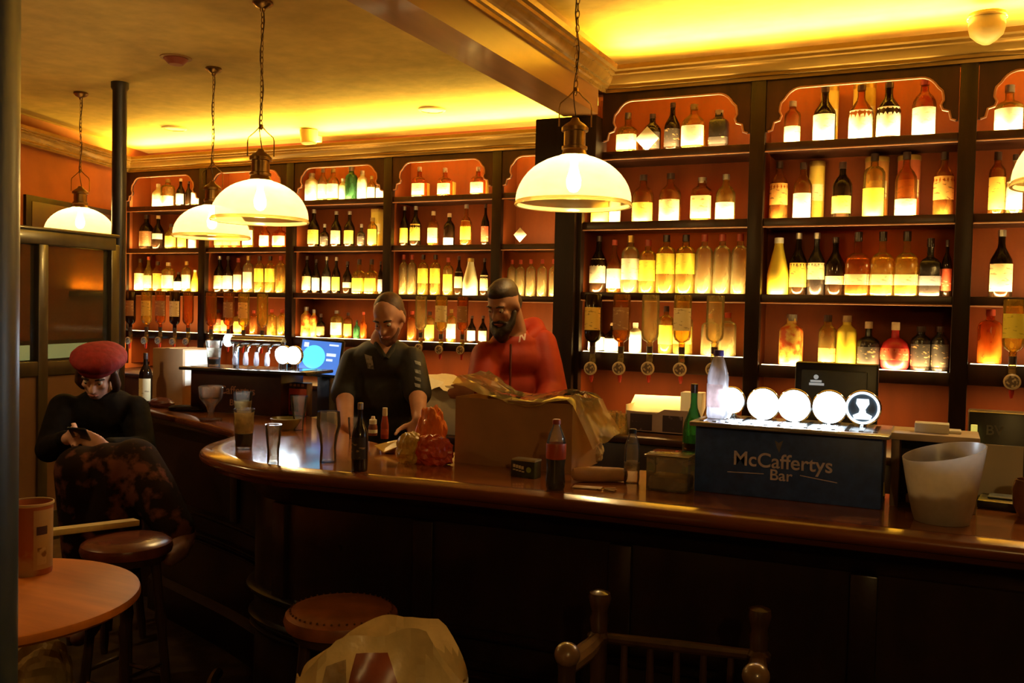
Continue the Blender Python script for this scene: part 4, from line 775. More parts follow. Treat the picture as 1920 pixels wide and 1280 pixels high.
o = MB().box((a.x+.055, a.y+.03, CT+.022), (.03, .03, .022), bev=.002).build('dice_box', mat('grey tin', (.35, .30, .26), .4, var=.1, scale=20), origin=(a.x+.055, a.y+.03, CT+.012)); tag(o, 'tiny grey tin inside the wooden stand', 'tin')
# frosted ice bucket with slanted rim
p = CP(1765, 988); p.y += .075; s_ = mpp(p); rb_, rt_ = .066, .100
frost = bpy.data.materials.new('frosted acrylic'); frost.use_nodes = True; nt = frost.node_tree; N = nt.nodes; L = nt.links; N.remove(N['Principled BSDF'])
t1 = N.new('ShaderNodeBsdfTransparent'); t1.inputs[0].default_value = (.86, .80, .70, 1); t2 = N.new('ShaderNodeBsdfTranslucent'); t2.inputs[0].default_value = (.80, .76, .70, 1); t3 = N.new('ShaderNodeBsdfDiffuse'); t3.inputs[0].default_value = (.62, .58, .54, 1); t4 = N.new('ShaderNodeBsdfGlossy'); t4.inputs['Roughness'].default_value = .3
nz_ = N.new('ShaderNodeTexNoise'); nz_.inputs['Scale'].default_value = 9; mx = [N.new('ShaderNodeMixShader') for _ in range(3)]
mr_ = N.new('ShaderNodeMapRange'); mr_.inputs[3].default_value = .6; mr_.inputs[4].default_value = .85; L.new(nz_.outputs['Fac'], mr_.inputs[0])
mx[0].inputs[0].default_value = .5; L.new(t2.outputs[0], mx[0].inputs[1]); L.new(t3.outputs[0], mx[0].inputs[2])
L.new(mr_.outputs[0], mx[1].inputs[0]); L.new(t1.outputs[0], mx[1].inputs[1]); L.new(mx[0].outputs[0], mx[1].inputs[2])
mx[2].inputs[0].default_value = .06; L.new(mx[1].outputs[0], mx[2].inputs[1]); L.new(t4.outputs[0], mx[2].inputs[2]); L.new(mx[2].outputs[0], N['Material Output'].inputs[0])
MATS['frost'] = frost
t = thing('ice_bucket', 'frosted plastic ice bucket with slanted rim on the counter', 'ice bucket', p)
hl, hr_ = .158, .205; seg = 40; mb = MB(); rows = 9
def rim(tn): return (hl+hr_)/2+(hr_-hl)/2*(math.cos(tn)*cr.x+math.sin(tn)*cr.y)
for (off_, rng) in ((0, range(rows)), (-.0035, range(rows-1, -1, -1))):
    for j in rng:
        f0 = j/(rows-1)
        for i in range(seg):
            tn = 2*math.pi*i/seg; rr = rb_+(rt_-rb_)*f0**.8+off_; mb.v.append((p.x+rr*math.cos(tn), p.y+rr*math.sin(tn), CT+.001+(.006 if off_ else 0)*(1-f0)+f0*rim(tn)))
for j in range(2*rows-1):
    for i in range(seg): mb.f.append((j*seg+i, j*seg+(i+1) % seg, (j+1)*seg+(i+1) % seg, (j+1)*seg+i))
mb.f += [tuple(range(seg-1, -1, -1)), tuple((2*rows-1)*seg+i for i in range(seg))]
mb.build('bucket_shell', frost, t, ang=60)
crumple('bucket_contents', Vector((p.x, p.y, CT+.009)), (.058, .058, .060), mat('crumpled brown paper', (.34, .22, .09), .7, c2=(.10, .09, .04), thr=(.45, .62), scale=14), None, 21, 8).parent = t
bc = [o for o in bpy.data.objects if o.name.startswith('bucket_contents')][0]; bc.location = Vector((p.x, p.y, CT+.009))-p
# things behind the bucket at the right edge
q = CP(1880, 965); q.y += .12
t = thing('card_reader', 'black card terminal tray lying right of the ice bucket', 'card reader', q)
MB().box(q+Vector((.02, .0, .012)), (.15, .13, .024), R=rz(-.12), bev=.006).build('terminal_body', blackp, t); MB().box(q+Vector((.02, .01, .027)), (.10, .07, .006), R=rz(-.12), bev=.002).build('terminal_pad', grey, t)
pw = AY(1876, 885, q.y+.12)
o = MB().box((pw.x, pw.y, CT+.080), (.115, .006, .16), R=Matrix.Rotation(-.05, 3, 'X')).build('menu_card', mat('grey white card', (.52, .50, .44), .5, var=.06, scale=8), origin=(pw.x, pw.y, CT)); tag(o, 'pale blank menu card standing right of the ice bucket', 'menu card')
pv = AY(1876, 815, 3.2); zb_ = .921
t = thing('display_board', 'black display box with faint letters above the menu card', 'display', (pv.x, 3.2, zb_))
za = AY(1876, 772, 3.2).z; MB().box((pv.x+.01, 3.22, (za+zb_)/2), (.20, .10, za-zb_), bev=.006).build('display_case', blackp, t)
text('lettering', 'BV', .042, (AY(1865, 808, 3.165).x, 3.1685, AY(1865, 808, 3.165).z), UPR, mat('dim grey letters', (.13, .12, .12), .5, var=.1, scale=30), t)
o = MB().box((pv.x+.085, 3.19, za-.03), (.05, .02, .10), R=Matrix.Rotation(.3, 3, 'Y'), bev=.004).build('handle_grip', mat('pink grip', (.50, .22, .15), .5, var=.1, scale=20), t)
pt = AY(1826, 815, 3.12)
t = thing('candle_jar', 'slim lit yellow tube behind the ice bucket rim', 'candle', (pt.x, 3.12, .92))
MB().lathe([(0, .921), (.012, .921), (.012, AY(1826, 832, 3.12).z), (0, AY(1826, 832, 3.12).z)], 14, (pt.x, 3.12, 0)).build('jar', G['gold'], t)
MB().lathe([(0, .93), (.009, .93), (.009, AY(1826, 796, 3.12).z), (0, AY(1826, 796, 3.12).z)], 12, (pt.x, 3.12, 0)).build('wax_tube', mat('bright yellow tube', (.85, .75, .12), .4, emit=(.9, .8, .15), es=.5, var=.05), t)
po = CP(1915, 975)
t = thing('copper_mug', 'brown rounded mug cut off by the right edge of the photo', 'mug', po+Vector((.03, .06, 0)))
MB().lathe([(0, CT), (.035, CT), (.048, CT+.03), (.052, CT+.07), (.044, CT+.10), (.040, CT+.10), (.046, CT+.07), (0, CT+.02)], 22, (po.x+.03, po.y+.06, 0)).build('mug_body', mat('brown glaze', (.20, .08, .03), .25, var=.25, scale=12), t)
MB().tube([(po.x+.075, po.y+.06, CT+.085), (po.x+.105, po.y+.06, CT+.07), (po.x+.105, po.y+.06, CT+.045), (po.x+.078, po.y+.06, CT+.03)], .005, 8).build('mug_handle', MATS['brown glaze'], t)
# ================================================================== far tap box on the left wing of the bar
pc = CP(440, 776); a, b = CP(357, 770), CP(526, 781)
fx = thing('tap_box', 'dark tap cabinet with bar name on the far left counter', 'tap box', pc)
ex = (b-a); ex.z = 0; fw = ex.length; ang = math.atan2(ex.y, ex.x); MF = Matrix.Translation((a+b)/2) @ Matrix.Rotation(ang, 4, 'Z'); RF = rz(ang)
hz = (AY(440, 697, pc.y).z-CT)
darkred = mat('dark red laminate', (.030, .009, .008), .35, var=.25, scale=30)
MB(MF).box((0, .10, hz/2), (fw, .20, hz), bev=.004).build('cabinet_body', darkred, fx)
MB(MF).box((.05, .10, hz+.007), (fw+.20, .26, .016), bev=.005).build('drip_tray', mat('black steel tray', (.03, .03, .035), .25, .3, var=.2, scale=30), fx)
MB(MF).box((.05, .08, hz+.016), (fw+.10, .16, .003)).build('tray_grille', chrome, fx)
text('lettering', 'McCaffertys', .055, MF @ Vector((-.02, -.0022, hz*.55)), RF @ UPR, mat('dim red lettering', (.30, .14, .09), .5, var=.2, scale=60), fx)
text('lettering', 'Bar', .042, MF @ Vector((0, -.0022, hz*.26)), RF @ UPR, MATS['dim red lettering'], fx)
ft = thing('tap_font', 'chrome bar shaped beer font with added lit end disc on far tap box', 'beer tap', MF @ Vector((0, .12, hz+.018)))
z1 = hz+.145
MB(MF).tube([(-.10, .12, z1), (.19, .12, z1)], .022, 14).build('font_bar', chrome, ft)
for x in (-.08, .18): MB(MF).tube([(x, .12, hz+.018), (x, .12, z1)], .016, 12).build('font_leg', chrome, ft)
for k, x in enumerate((-.05, .01, .07, .13)):
    MB(MF).tube([(x, .12, z1-.01), (x, .085, z1-.03), (x, .08, z1-.055)], .008, 8).build('spout', chrome, ft)
    MB(MF).lathe([(.004, z1-.12), (.013, z1-.115), (.014, z1-.09), (.009, z1-.055), (.005, z1-.05)], 12, (x, .07, 0)).build('tap_handle', MATS['milky plastic'], ft)
    area('tap_light', MF @ Vector((x, .10, z1-.03)), (0, -.3, -1), .05, .02, .5, TAP_C)
MB(MF).lathe([(0, 0), (.030, 0), (.032, .010), (.030, .016), (0, .016)], 22, (-.118, .12, z1), R=Matrix.Rotation(-math.pi/2, 3, 'Y')).build('added_disc', tapm, ft)  # added glowing disc, put in to light the carton beside it
area('tap_light', MF @ Vector((-.142, .12, z1)), RF @ Vector((-1, 0, -.1)), .05, .05, 2.6, TAP_C)  # lamp of the added disc, aimed at the carton
for k, x in enumerate((.205, .262)):
    R_ = .046
    f_ = thing('tap_font', ['white glowing tap badge at the end of the far font', 'outermost white glowing tap badge beside the blue till screen'][k], 'beer tap', MF @ Vector((x, .10, hz+.018)), 'lit beer taps on the far tap box')
    MB(MF).tube([(x, .11, hz+.018), (x, .11, hz+.05)], .010, 10).build('font_stem', chrome, f_)
    MB(MF).lathe([(0, -.010), (R_, -.008), (R_*1.03, 0), (R_, .008), (R_*.93, .010)], 28, (x, .10, hz+.085), R=Rx, close=False).build('badge_bezel', chrome, f_)
    MB(MF).lathe([(0, .009), (R_*.94, .009)], 28, (x, .10, hz+.085), R=Rx, close=False).build('badge_lens', tapm, f_)
    area('tap_light', MF @ Vector((x, .085, hz+.085)), RF @ Vector((-.5, -1, -.2)), .06, .06, .55, TAP_C)
# glass with a stout dreg on the far drip tray
p = MF @ Vector((-.165, .06, hz+.0175)); h = .125
o = tumbler('pint_glass', p, [(.030, 0), (.030, .01), (.036, h*.7), (.040, h)], 'pint glass with dark dregs standing on the far tap box')
MB().lathe([(0, p.z+.011), (.028, p.z+.011), (.030, p.z+.036), (0, p.z+.036)], 18, (p.x, p.y, 0)).build('stout', stout, o)
MB().lathe([(.031, p.z+.045), (.0345, p.z+h*.72)], 18, (p.x, p.y, 0), close=False).build('foam_residue', glassm('white foam film', (.9, .9, .88), .7, .3), o)
# tall cardboard carton behind, lit by the taps
p = CP(312, 762); 
t = thing('cardboard_carton', 'tall brown carton with one white lit face left of far taps', 'carton', p+Vector((.03, .12, 0)))
hz2 = AY(312, 652, p.y+.1).z-CT
Mx = Matrix.Translation(p+Vector((-.06, .16, 0))) @ Matrix.Rotation(.04, 4, 'Z')
MB(Mx).box((0, 0, hz2/2), (.20, .20, hz2), bev=.003).build('carton_body', card, t)
MB(Mx).box((.1012, .0, hz2*.66), (.0016, .17, hz2*.62)).build('carton_lit_face', white_paper, t)  # white sheet puts the tap light into this face's colour
MB(Mx).box((0, 0, hz2+.001), (.03, .202, .002)).build('carton_tape', mat('parcel tape', (.42, .30, .15), .3, var=.1, scale=20), t)
p = CP(258, 762)
bottle(p+Vector((0, .05, 0)), .032, .27, 'std', 'dark', 'cream', 'dark', 'dark bottle with cream label on the counter by the seated woman', name='spirit_bottle', group='bottles on the counter')
p = CP(298, 763)
o = crumple('leather_purse', p+Vector((.02, .0, 0)), (.075, .04, .028), mat('maroon leather', (.10, .025, .02), .35, var=.2, scale=20), 'maroon leather purse lying on the far counter end', 31, 5, 'purse', None, .4)
p = CP(340, 770)
o = crumple('bar_cloth', p+Vector((.0, .03, 0)), (.10, .05, .014), mat('dark cloth', (.03, .02, .016), .9, var=.3, scale=30), 'dark folded bar cloth beside the purse', 33, 7, 'cloth', None, .6)
# till with blue screen
Zs = 4.75; c0 = PZ(600, 670, Zs); 
t = thing('till_screen', 'till with glowing blue touch screen behind the far taps', 'till', (c0.x, c0.y+.08, .95))
wS, hS = 76*Zs/FPX, 62*Zs/FPX
RS = rz(YAW*.75) @ Matrix.Rotation(-.22, 3, 'X') @ Matrix.Rotation(.06, 3, 'Y'); MS = Matrix.Translation(c0) @ RS.to_4x4()
MB(MS).box((0, .014, 0), (wS+.022, .03, hS+.026), bev=.006).build('monitor_case', blackp, t)
MB(MS).box((0, -.002, 0), (wS, .003, hS)).build('screen', mat('blue screen', (.05, .12, .35), .2, emit=(.06, .17, .55), es=1.15, var=.02), t)
MB(MS).lathe([(0, .004), (hS*.36, .004)], 28, (-wS*.16, 0, 0), R=Rx, close=False).build('screen_disc', mat('cyan screen disc', (.1, .5, .7), .2, emit=(.10, .62, .95), es=1.25, var=.02), t)
sw = mat('screen white', (.7, .8, .9), .2, emit=(.7, .85, 1), es=.9, var=.02)
MB(MS).box((wS*.28, -.0042, hS*.10), (wS*.24, .001, hS*.09)).build('screen_text', sw, t); MB(MS).box((wS*.25, -.0042, -hS*.06), (wS*.16, .001, hS*.07)).build('screen_text', sw, t); MB(MS).box((-wS*.38, -.0042, hS*.36), (wS*.12, .001, hS*.14)).build('screen_text', sw, t); MB(MS).box((wS*.32, -.0042, hS*.40), (wS*.24, .001, hS*.05)).build('screen_text', sw, t)
MB().box((c0.x, c0.y+.06, (c0.z+.95)/2-.03), (.08, .06, c0.z-.95), bev=.008).build('stand', blackp, t)
MB().box((c0.x, c0.y+.08, .98), (.36, .36, .10), bev=.01).build('cash_drawer', blackp, t)
MB().box((c0.x+.02, c0.y-.10, 1.035), (.30, .04, .012)).build('drawer_edge', chrome, t)
lbx = thing('back_service_counter', 'dark service counter behind the far wing of the bar', 'counter', (-3.3, 4.75, 0))
MB().box((c0.x-.46, c0.y+.15, .91), (1.36, .62, .04), bev=.006).build('service_top', wood_dark, lbx); MB().box((c0.x-.46, c0.y+.15, .445), (1.30, .56, .89)).build('service_body', wood_front, lbx)
pn = PZ(623, 719, Zs-.05); o = MB().box((pn.x, pn.y, 1.06), (.05, .02, .06), bev=.002).build('note_block', mat('yellow note', (.50, .38, .13), .6, var=.08, scale=20), origin=(pn.x, pn.y, 1.03)); tag(o, 'small yellowish note block under the blue till screen', 'note block')
# red poster box
p = CP(551, 779); wP = 52*mpp(p); hP = 52*mpp(p)
t = thing('poster_box', 'red advertising box with a dark bottle picture on far counter', 'sign', p)
MQ = Matrix.Translation(p) @ Matrix.Rotation(ang*.8, 4, 'Z')
MB(MQ).box((0, .03, hP/2+.012), (wP, .05, hP+.024), bev=.003).build('sign_body', darkred, t)
MB(MQ).box((0, .003, hP/2), (wP*.97, .004, hP*.95), bev=.001).build('red_face', mat('red printed face', (.46, .06, .025), .5, var=.12, scale=8), t)
MB(MQ).box((0, .0005, hP/2-.006), (wP*.36, .002, hP*.62)).build('dark_picture', mat('dark print', (.05, .012, .010), .5, c2=(.20, .05, .02), thr=(.5, .6), scale=30), t)
text('lettering', 'Dispense', .020, MQ @ Vector((0, .004, hP+.004)), rz(ang*.8) @ UPR, MATS['dim red lettering'], t) if False else None
for k in range(5): MB(MQ).box((-wP*.32+k*wP*.16, .0042, hP+.014), (wP*.11, .001, .012)).build('print_block', MATS['dim red lettering'], t)

# ================================================================== back worktop goods seen between counter and shelves
yB = 5.08; zB = .951
amberpaper = mat('white tray card', (.82, .74, .45), .6, var=.05, scale=10)
pL, pR = AY(1172, 830, yB), AY(1262, 840, yB)
def tray(u0, u1, vt, vb, y, m, title, dep=.22, flare=.02):
    xa, xb = AY(u0, vb, y).x, AY(u1, vb, y).x; zt_ = AY(u0, vt, y).z
    t = thing('display_tray', title, 'display box', ((xa+xb)/2, y+dep/2, zB), 'display boxes on the back worktop')
    hh = zt_-zB
    MB().box(((xa+xb)/2, y+dep/2, zB+.003), (xb-xa, dep, .006)).build('tray_bottom', m, t)
    MB().prism([(xa, zB), (xb, zB), (xb, zB+hh*.98), (xa+(xb-xa)*.62, zB+hh*.98), (xa+(xb-xa)*.5, zB+hh*.80), (xa, zB+hh*.86)], y, y+.004, 'y').build('tray_front', m, t)
    MB().box(((xa+xb)/2, y+dep, zB+hh*.40), (xb-xa, .004, hh*.80)).build('tray_back', amberpaper, t)
    fv = [(xa-.01, y+.05, zB+hh*.80), (xb+.0, y+.05, zB+hh*.84), (xb+.01, y+.26, zB+hh*1.40), (xa-.03, y+.26, zB+hh*1.36)]
    fm = MB(); fm.v = fv+[(a_, b_, c_-.003) for a_, b_, c_ in fv]; fm.f = [(0, 1, 2, 3), (7, 6, 5, 4), (0, 4, 5, 1), (1, 5, 6, 2), (2, 6, 7, 3), (3, 7, 4, 0)]; fm.build('open_flap', amberpaper, t, smooth=False)
    for x in (xa, xb): MB().box((x, y+dep/2, zB+hh*.55), (.004, dep, hh*1.1)).build('tray_side', amberpaper, t)
    w2 = (xb-xa); dk = mat('dark printed picture', (.020, .010, .014), .45, c2=(.16, .11, .13), thr=(.62, .72), scale=26)
    MB().box((xa+w2*.25, y-.0012, zB+hh*.42), (w2*.36, .0016, hh*.66)).build('picture', dk, t); MB().box((xa+w2*.76, y-.0012, zB+hh*.42), (w2*.32, .0016, hh*.66)).build('picture', dk, t)
tray(1172, 1288, 762, 850, yB, mat('mauve brown card', (.22, .14, .11), .6, var=.1, scale=10), 'open display box with dark pictures on the back worktop')
p = AY(1300, 735, yB+.1); o = MB().box((p.x, p.y, (p.z+zB)/2), (.12, .10, p.z-zB), bev=.002).build('white_carton', white_paper, origin=(p.x, p.y, zB)); tag(o, 'plain white carton behind the display box by the taps', 'carton')
# upturned glasses
for k in range(9):
    u = 1096+8.5*(k % 5)*2+ (7 if k > 4 else 0); y = yB-.12+(.09 if k > 4 else 0)
    p = AY(u, 830, y); q = Vector((p.x, y, zB))
    o = MB().lathe([(.040, 0+zB), (.038, .02+zB), (.030, .10+zB), (.031, .115+zB), (0, .115+zB), (0, .108+zB), (.027, .104+zB), (.036, .02+zB), (.0375, 0+zB)], 18, (p.x, y, 0)).build('upturned_glass', glassm('yellow lit glass', (.97, .84, .42), .22, 1.3), origin=q)
    tag(o, 'upturned tumbler in the cluster on the back worktop', 'glass', 'upturned tumblers on the back worktop')
# open carton with paper, left of the red jacket
p = AY(820, 775, 4.35); q0 = Vector((p.x, 4.35, .95))
st = thing('prep_table', 'dark low table standing between the two barmen', 'table', (p.x, 4.45, 0))
MB().box((p.x+.06, 4.50, .93), (.52, .44, .04), bev=.005).build('table_top', wood_dark, st)
for sx in (-.18, .26):
    for sy in (-.18, .18): MB().box((p.x+.02+sx, 4.50+sy, .455), (.05, .05, .91)).build('leg', wood_dark, st)
xa, xb = AY(790, 740, 4.35).x, AY(868, 740, 4.35).x; zt_ = AY(820, 722, 4.35).z
t = thing('paper_lined_box', 'open carton with crumpled white paper between the two barmen', 'box', ((xa+xb)/2, 4.45, .951))
MB().box(((xa+xb)/2, 4.45, (zt_+.951)/2), (xb-xa, .20, zt_-.951), bev=.003).build('carton_body', mat('buff card', (.42, .32, .18), .6, var=.1, scale=10), t)
fl = MB(); n1, n2 = 12, 5
rnd = random.Random(9)
for j in range(n2+1):
    for i in range(n1+1):
        tx_, ty_ = i/n1, j/n2; x = xa-.03+(xb-xa+.06)*tx_; y = 4.32+.26*ty_
        e_ = max(0, .03-(x-xa)-.03)+(.04 if j == 0 else 0)
        fl.v.append((x, y, zt_+.012+.018*rnd.random()-e_*(1+.6*math.sin(8*tx_))+.03*math.sin(5*tx_+1)))
fl.f = [(j*(n1+1)+i, j*(n1+1)+i+1, (j+1)*(n1+1)+i+1, (j+1)*(n1+1)+i) for j in range(n2) for i in range(n1)]
fl.build('crumpled_paper', mat('white tissue', (.86, .76, .52), .6, var=.05, scale=20), t)

# ================================================================== left side: column, glazed screen, wall things
cp = AZ(225, 155, CEIL)
t = thing('iron_column', 'slim black iron column rising to the ceiling', 'column', (cp.x, cp.y, 0))
MB().lathe([(.075, 0), (.075, .06), (.055, .09), (.050, .12), (.050, CEIL-.06), (.062, CEIL-.04), (.062, CEIL)], 22, (cp.x, cp.y, 0)).build('column_shaft', blackiron, t)
PX = cp.x-.0; sy0, sy1 = 3.05, 4.86
ws = mat('olive brown screen wood', (.035, .025, .012), .32, var=.3, scale=3, stretch=(6, 6, 1), coat=.2)
t = thing('glazed_screen', 'dark wooden snug screen with glass panes left of the column', 'screen', (PX, (sy0+sy1)/2, 0))
MB().box((PX, (sy0+sy1)/2, 2.045), (.10, sy1-sy0, .10), bev=.01).build('top_rail', ws, t)
MB().box((PX, (sy0+sy1)/2, 2.10), (.14, sy1-sy0+.03, .022), bev=.006).build('capping', ws, t)
MB().box((PX, (sy0+sy1)/2, 1.17), (.08, sy1-sy0, .10), bev=.008).build('middle_rail', ws, t)
MB().box((PX, (sy0+sy1)/2, .56), (.05, sy1-sy0, 1.12)).build('lower_panel', wall_dk, t)
MB().box((PX, (sy0+sy1)/2, .10), (.09, sy1-sy0, .20)).build('kick_board', ws, t)
ys = [3.05, 3.66, 4.27, 4.86]
for y in ys: MB().box((PX, y, 1.02), (.09, .075, 2.04), bev=.008).build('stile', ws, t)
pane = glassm('dusky screen glass', (.40, .37, .22), .10, 1.2)
for y0_, y1_ in zip(ys, ys[1:]): MB().box((PX, (y0_+y1_)/2, 1.607), (.008, y1_-y0_-.07, .78)).build('glass_pane', pane, t)
# wall behind the screen: picture, added ledge glow, pale strip imitating a reflection
def wallp_at(y): return LW0.x+(LW1.x-LW0.x)*(y-LW0.y)/(LW1.y-LW0.y)
wdir = d; wa = math.atan2(-d.y, -d.x)
def on_wall(y, z, outd): q = Vector((wallp_at(y), y)); q = q-n_*outd; return Vector((q.x, q.y, z))
RW = rz(wa)
def wbox(y, z, ln, th, h, name, m, parent=None, bev=.004): return MB(Matrix.Translation(on_wall(y, z, th/2+.001)) @ RW.to_4x4()).box((0, 0, 0), (ln, th, h), bev=bev).build(name, m, parent)
c = on_wall(5.6, 2.28, 0)
t = thing('picture_frame', 'dark framed board on the left wall behind the smallest lamp', 'picture', c)
wbox(6.1, 2.34, 1.3, .03, .40, 'frame', wood_post, t); wbox(6.1, 2.34, 1.16, .036, .30, 'board', mat('dark picture', (.05, .02, .012), .5, var=.3, scale=4), t)
c = on_wall(6.37, 1.7, 0)
t = thing('added_ledge', 'added wall ledge with amber uplight for the glow in the screen', 'ledge', c)  # ledge and its lamp added to make the yellow glow in the pane
wbox(6.37, 1.70, .62, .10, .05, 'ledge_board', ws, t)
area('added_glow_light', on_wall(6.37, 1.735, .06), (0, 0, 1), .5, .02, 10.0, COVE_C).rotation_euler = track((0, 0, 1), (d.x, d.y, 0))
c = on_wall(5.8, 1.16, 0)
t = thing('reflection_strip', 'pale blue white glowing strip imitating a reflection in the screen', 'reflection strip', c)  # glowing strip put in for a tap light reflection in the glass
wbox(5.6, 1.17, 2.6, .03, .20, 'strip_back', ws, t); wbox(5.6, 1.17, 2.5, .036, .13, 'reflection_glow', mat('pale diffuser', (.6, .68, .68), .5, emit=(.62, .78, .76), es=1.6, var=.1, scale=4), t)
# near pole at the left edge
q = AZ(-52, 1300, .45); pr_ = PZ(-40, 640, 2.15)
t = thing('pole', 'thick grey steel pole at the left edge of the photo', 'column', (pr_.x, pr_.y, 0))
MB().lathe([(.12, 0), (.12, .03), (.084, .06), (.084, CEIL-.02), (.10, CEIL)], 28, (pr_.x, pr_.y, 0)).build('pole_shaft', mat('blue grey painted steel', (.045, .055, .06), .38, var=.25, scale=5), t)

# ================================================================== seating
def stool(name, c, z, R, label, lm, studs=True):
    t = thing(name, label, 'stool', (c.x, c.y, 0), 'leather topped bar stools')
    MB().lathe([(0, z), (R*.55, z-.002), (R*.86, z-.008), (R*.97, z-.020), (R, z-.038), (R*.97, z-.055), (R*.90, z-.060), (0, z-.060)], 36, (c.x, c.y, 0)).build('seat_cushion', lm, t)
    if studs:
        for k in range(44):
            an = 2*math.pi*k/44; MB().ball((c.x+R*.885*math.cos(an), c.y+R*.885*math.sin(an), z-.0085), .0035, 6, 4).build('stud', brass, t)
    MB().lathe([(R*.84, z-.085), (R*.88, z-.060), (R*.84, z-.058)], 28, (c.x, c.y, 0), close=False).build('seat_ring', wood_chair, t)
    feet = []
    for k in range(4):
        an = math.pi/4+k*math.pi/2; a0 = Vector((c.x+R*.60*math.cos(an), c.y+R*.60*math.sin(an), z-.07)); a1 = Vector((c.x+R*.98*math.cos(an), c.y+R*.98*math.sin(an), 0)); feet.append((a0, a1))
        MB().tube([a0, a0.lerp(a1, .3), a0.lerp(a1, .36), a0.lerp(a1, .42), a0.lerp(a1, .9), a1], [.019, .016, .022, .017, .019, .014], 10).build('leg', wood_chair, t)
    for k in range(4):
        f0 = .60 if k % 2 else .66; p0 = feet[k][0].lerp(feet[k][1], f0); p1 = feet[(k+1) % 4][0].lerp(feet[(k+1) % 4][1], f0)
        MB().tube([p0, p1], .009, 8).build('footrest_rung', chrome if k in (2, 3) else wood_chair, t)
    return t
stool('bar_stool', AZ(641, 1134, .76), .76, .165, 'tan leather bar stool with studded rim standing against the bar', leather)
stool('bar_stool', AZ(238, 1006, .76), .76, .162, 'dark leather bar stool behind the round table', leather2, False)
# round table
tc_ = Vector((-2.535, 1.80, .75)); TR = .425
t = thing('round_table', 'round honey coloured wooden table at the lower left', 'table', (tc_.x, tc_.y, 0))
MB().lathe([(0, .75), (TR-.012, .75), (TR-.003, .746), (TR, .738), (TR, .725), (TR-.012, .715), (0, .715)], 64, (tc_.x, tc_.y, 0)).build('table_top', wood_table, t)
MB().lathe([(.045, .0), (.045, .02), (.04, .06), (.032, .30), (.05, .45), (.034, .52), (.06, .66), (.12, .715)], 20, (tc_.x, tc_.y, 0)).build('pedestal', wood_chair, t)
for k in range(4):
    an = k*math.pi/2+.5; MB().tube([(tc_.x+.03*math.cos(an), tc_.y+.03*math.sin(an), .13), (tc_.x+.18*math.cos(an), tc_.y+.18*math.sin(an), .08), (tc_.x+.32*math.cos(an), tc_.y+.32*math.sin(an), .022)], [.03, .026, .02], 8).build('foot', wood_chair, t)
# tub on the table
p = AZ(58, 1072, .75); s_ = mpp(p); r = 38*s_; h = .225
t = thing('cardboard_tub', 'tall open orange and cream cardboard tub on the round table', 'tub', p)
tubc = mat('orange printed tub', (.36, .10, .025), .5, c2=(.44, .27, .11), thr=(.50, .58), scale=7)
MB().lathe([(0, p.z+.002), (r*.94, p.z), (r*.96, p.z+.006), (r*.985, p.z+h), (r*.965, p.z+h), (r*.94, p.z+.02), (0, p.z+.02)], 36, (p.x, p.y, 0)).build('tub_wall', tubc, t)
MB().lathe([(r*.985, p.z+h-.006), (r*1.03, p.z+h-.003), (r*1.03, p.z+h+.004), (r*.97, p.z+h+.004)], 36, (p.x, p.y, 0), close=False).build('tub_rim', mat('cream rim', (.62, .44, .20), .5, var=.08, scale=12), t)
MB().lathe([(0, p.z+h*.90), (r*.95, p.z+h*.90)], 30, (p.x, p.y, 0), close=False).build('tub_filling', mat('golden filling', (.55, .33, .09), .7, c2=(.32, .16, .03), thr=(.45, .62), scale=60, bump=.6), t)
fa = math.atan2(-p.y, -p.x)+.55
MB().lathe([(r*.99, p.z+.02), (r*1.006, p.z+h*.93)], 12, (p.x, p.y, 0), arc=(fa-.45, fa+.75)).build('cream_panel', mat('cream tub panel', (.46, .30, .13), .5, var=.15, scale=10), t)
MB().lathe([(r*1.008, p.z+h*.58), (r*1.011, p.z+h*.70)], 8, (p.x, p.y, 0), arc=(fa-.32, fa+.22)).build('dark_print', mat('dark tub print', (.05, .02, .03), .5, var=.2, scale=30), t)
MB().lathe([(r*1.004, p.z+h*.16), (r*1.009, p.z+h*.40)], 8, (p.x, p.y, 0), arc=(fa-.28, fa+.18)).build('photo_print', mat('food print', (.52, .36, .18), .5, c2=(.20, .09, .02), thr=(.48, .58), scale=40), t)
# pale strip resting on the stool and table
p0, p1 = AZ(70, 1000, .792), AZ(256, 978, .775); dv = (p1-p0)
o = MB(); M_ = Matrix.Translation((p0+p1)/2) @ Matrix.Rotation(math.atan2(dv.y, dv.x), 4, 'Z') @ Matrix.Rotation(-math.atan2(dv.z, Vector((dv.x, dv.y)).length), 4, 'Y')
ob = MB(M_).box((0, 0, .0), (dv.length, .05, .022), bev=.002).build('wooden_batten', mat('pale wood batten', (.66, .50, .20), .5, var=.08, scale=6, stretch=(1, 8, 8)), origin=(p0+p1)/2)
tag(ob, 'pale yellow batten lying on the dark leather stool', 'batten')
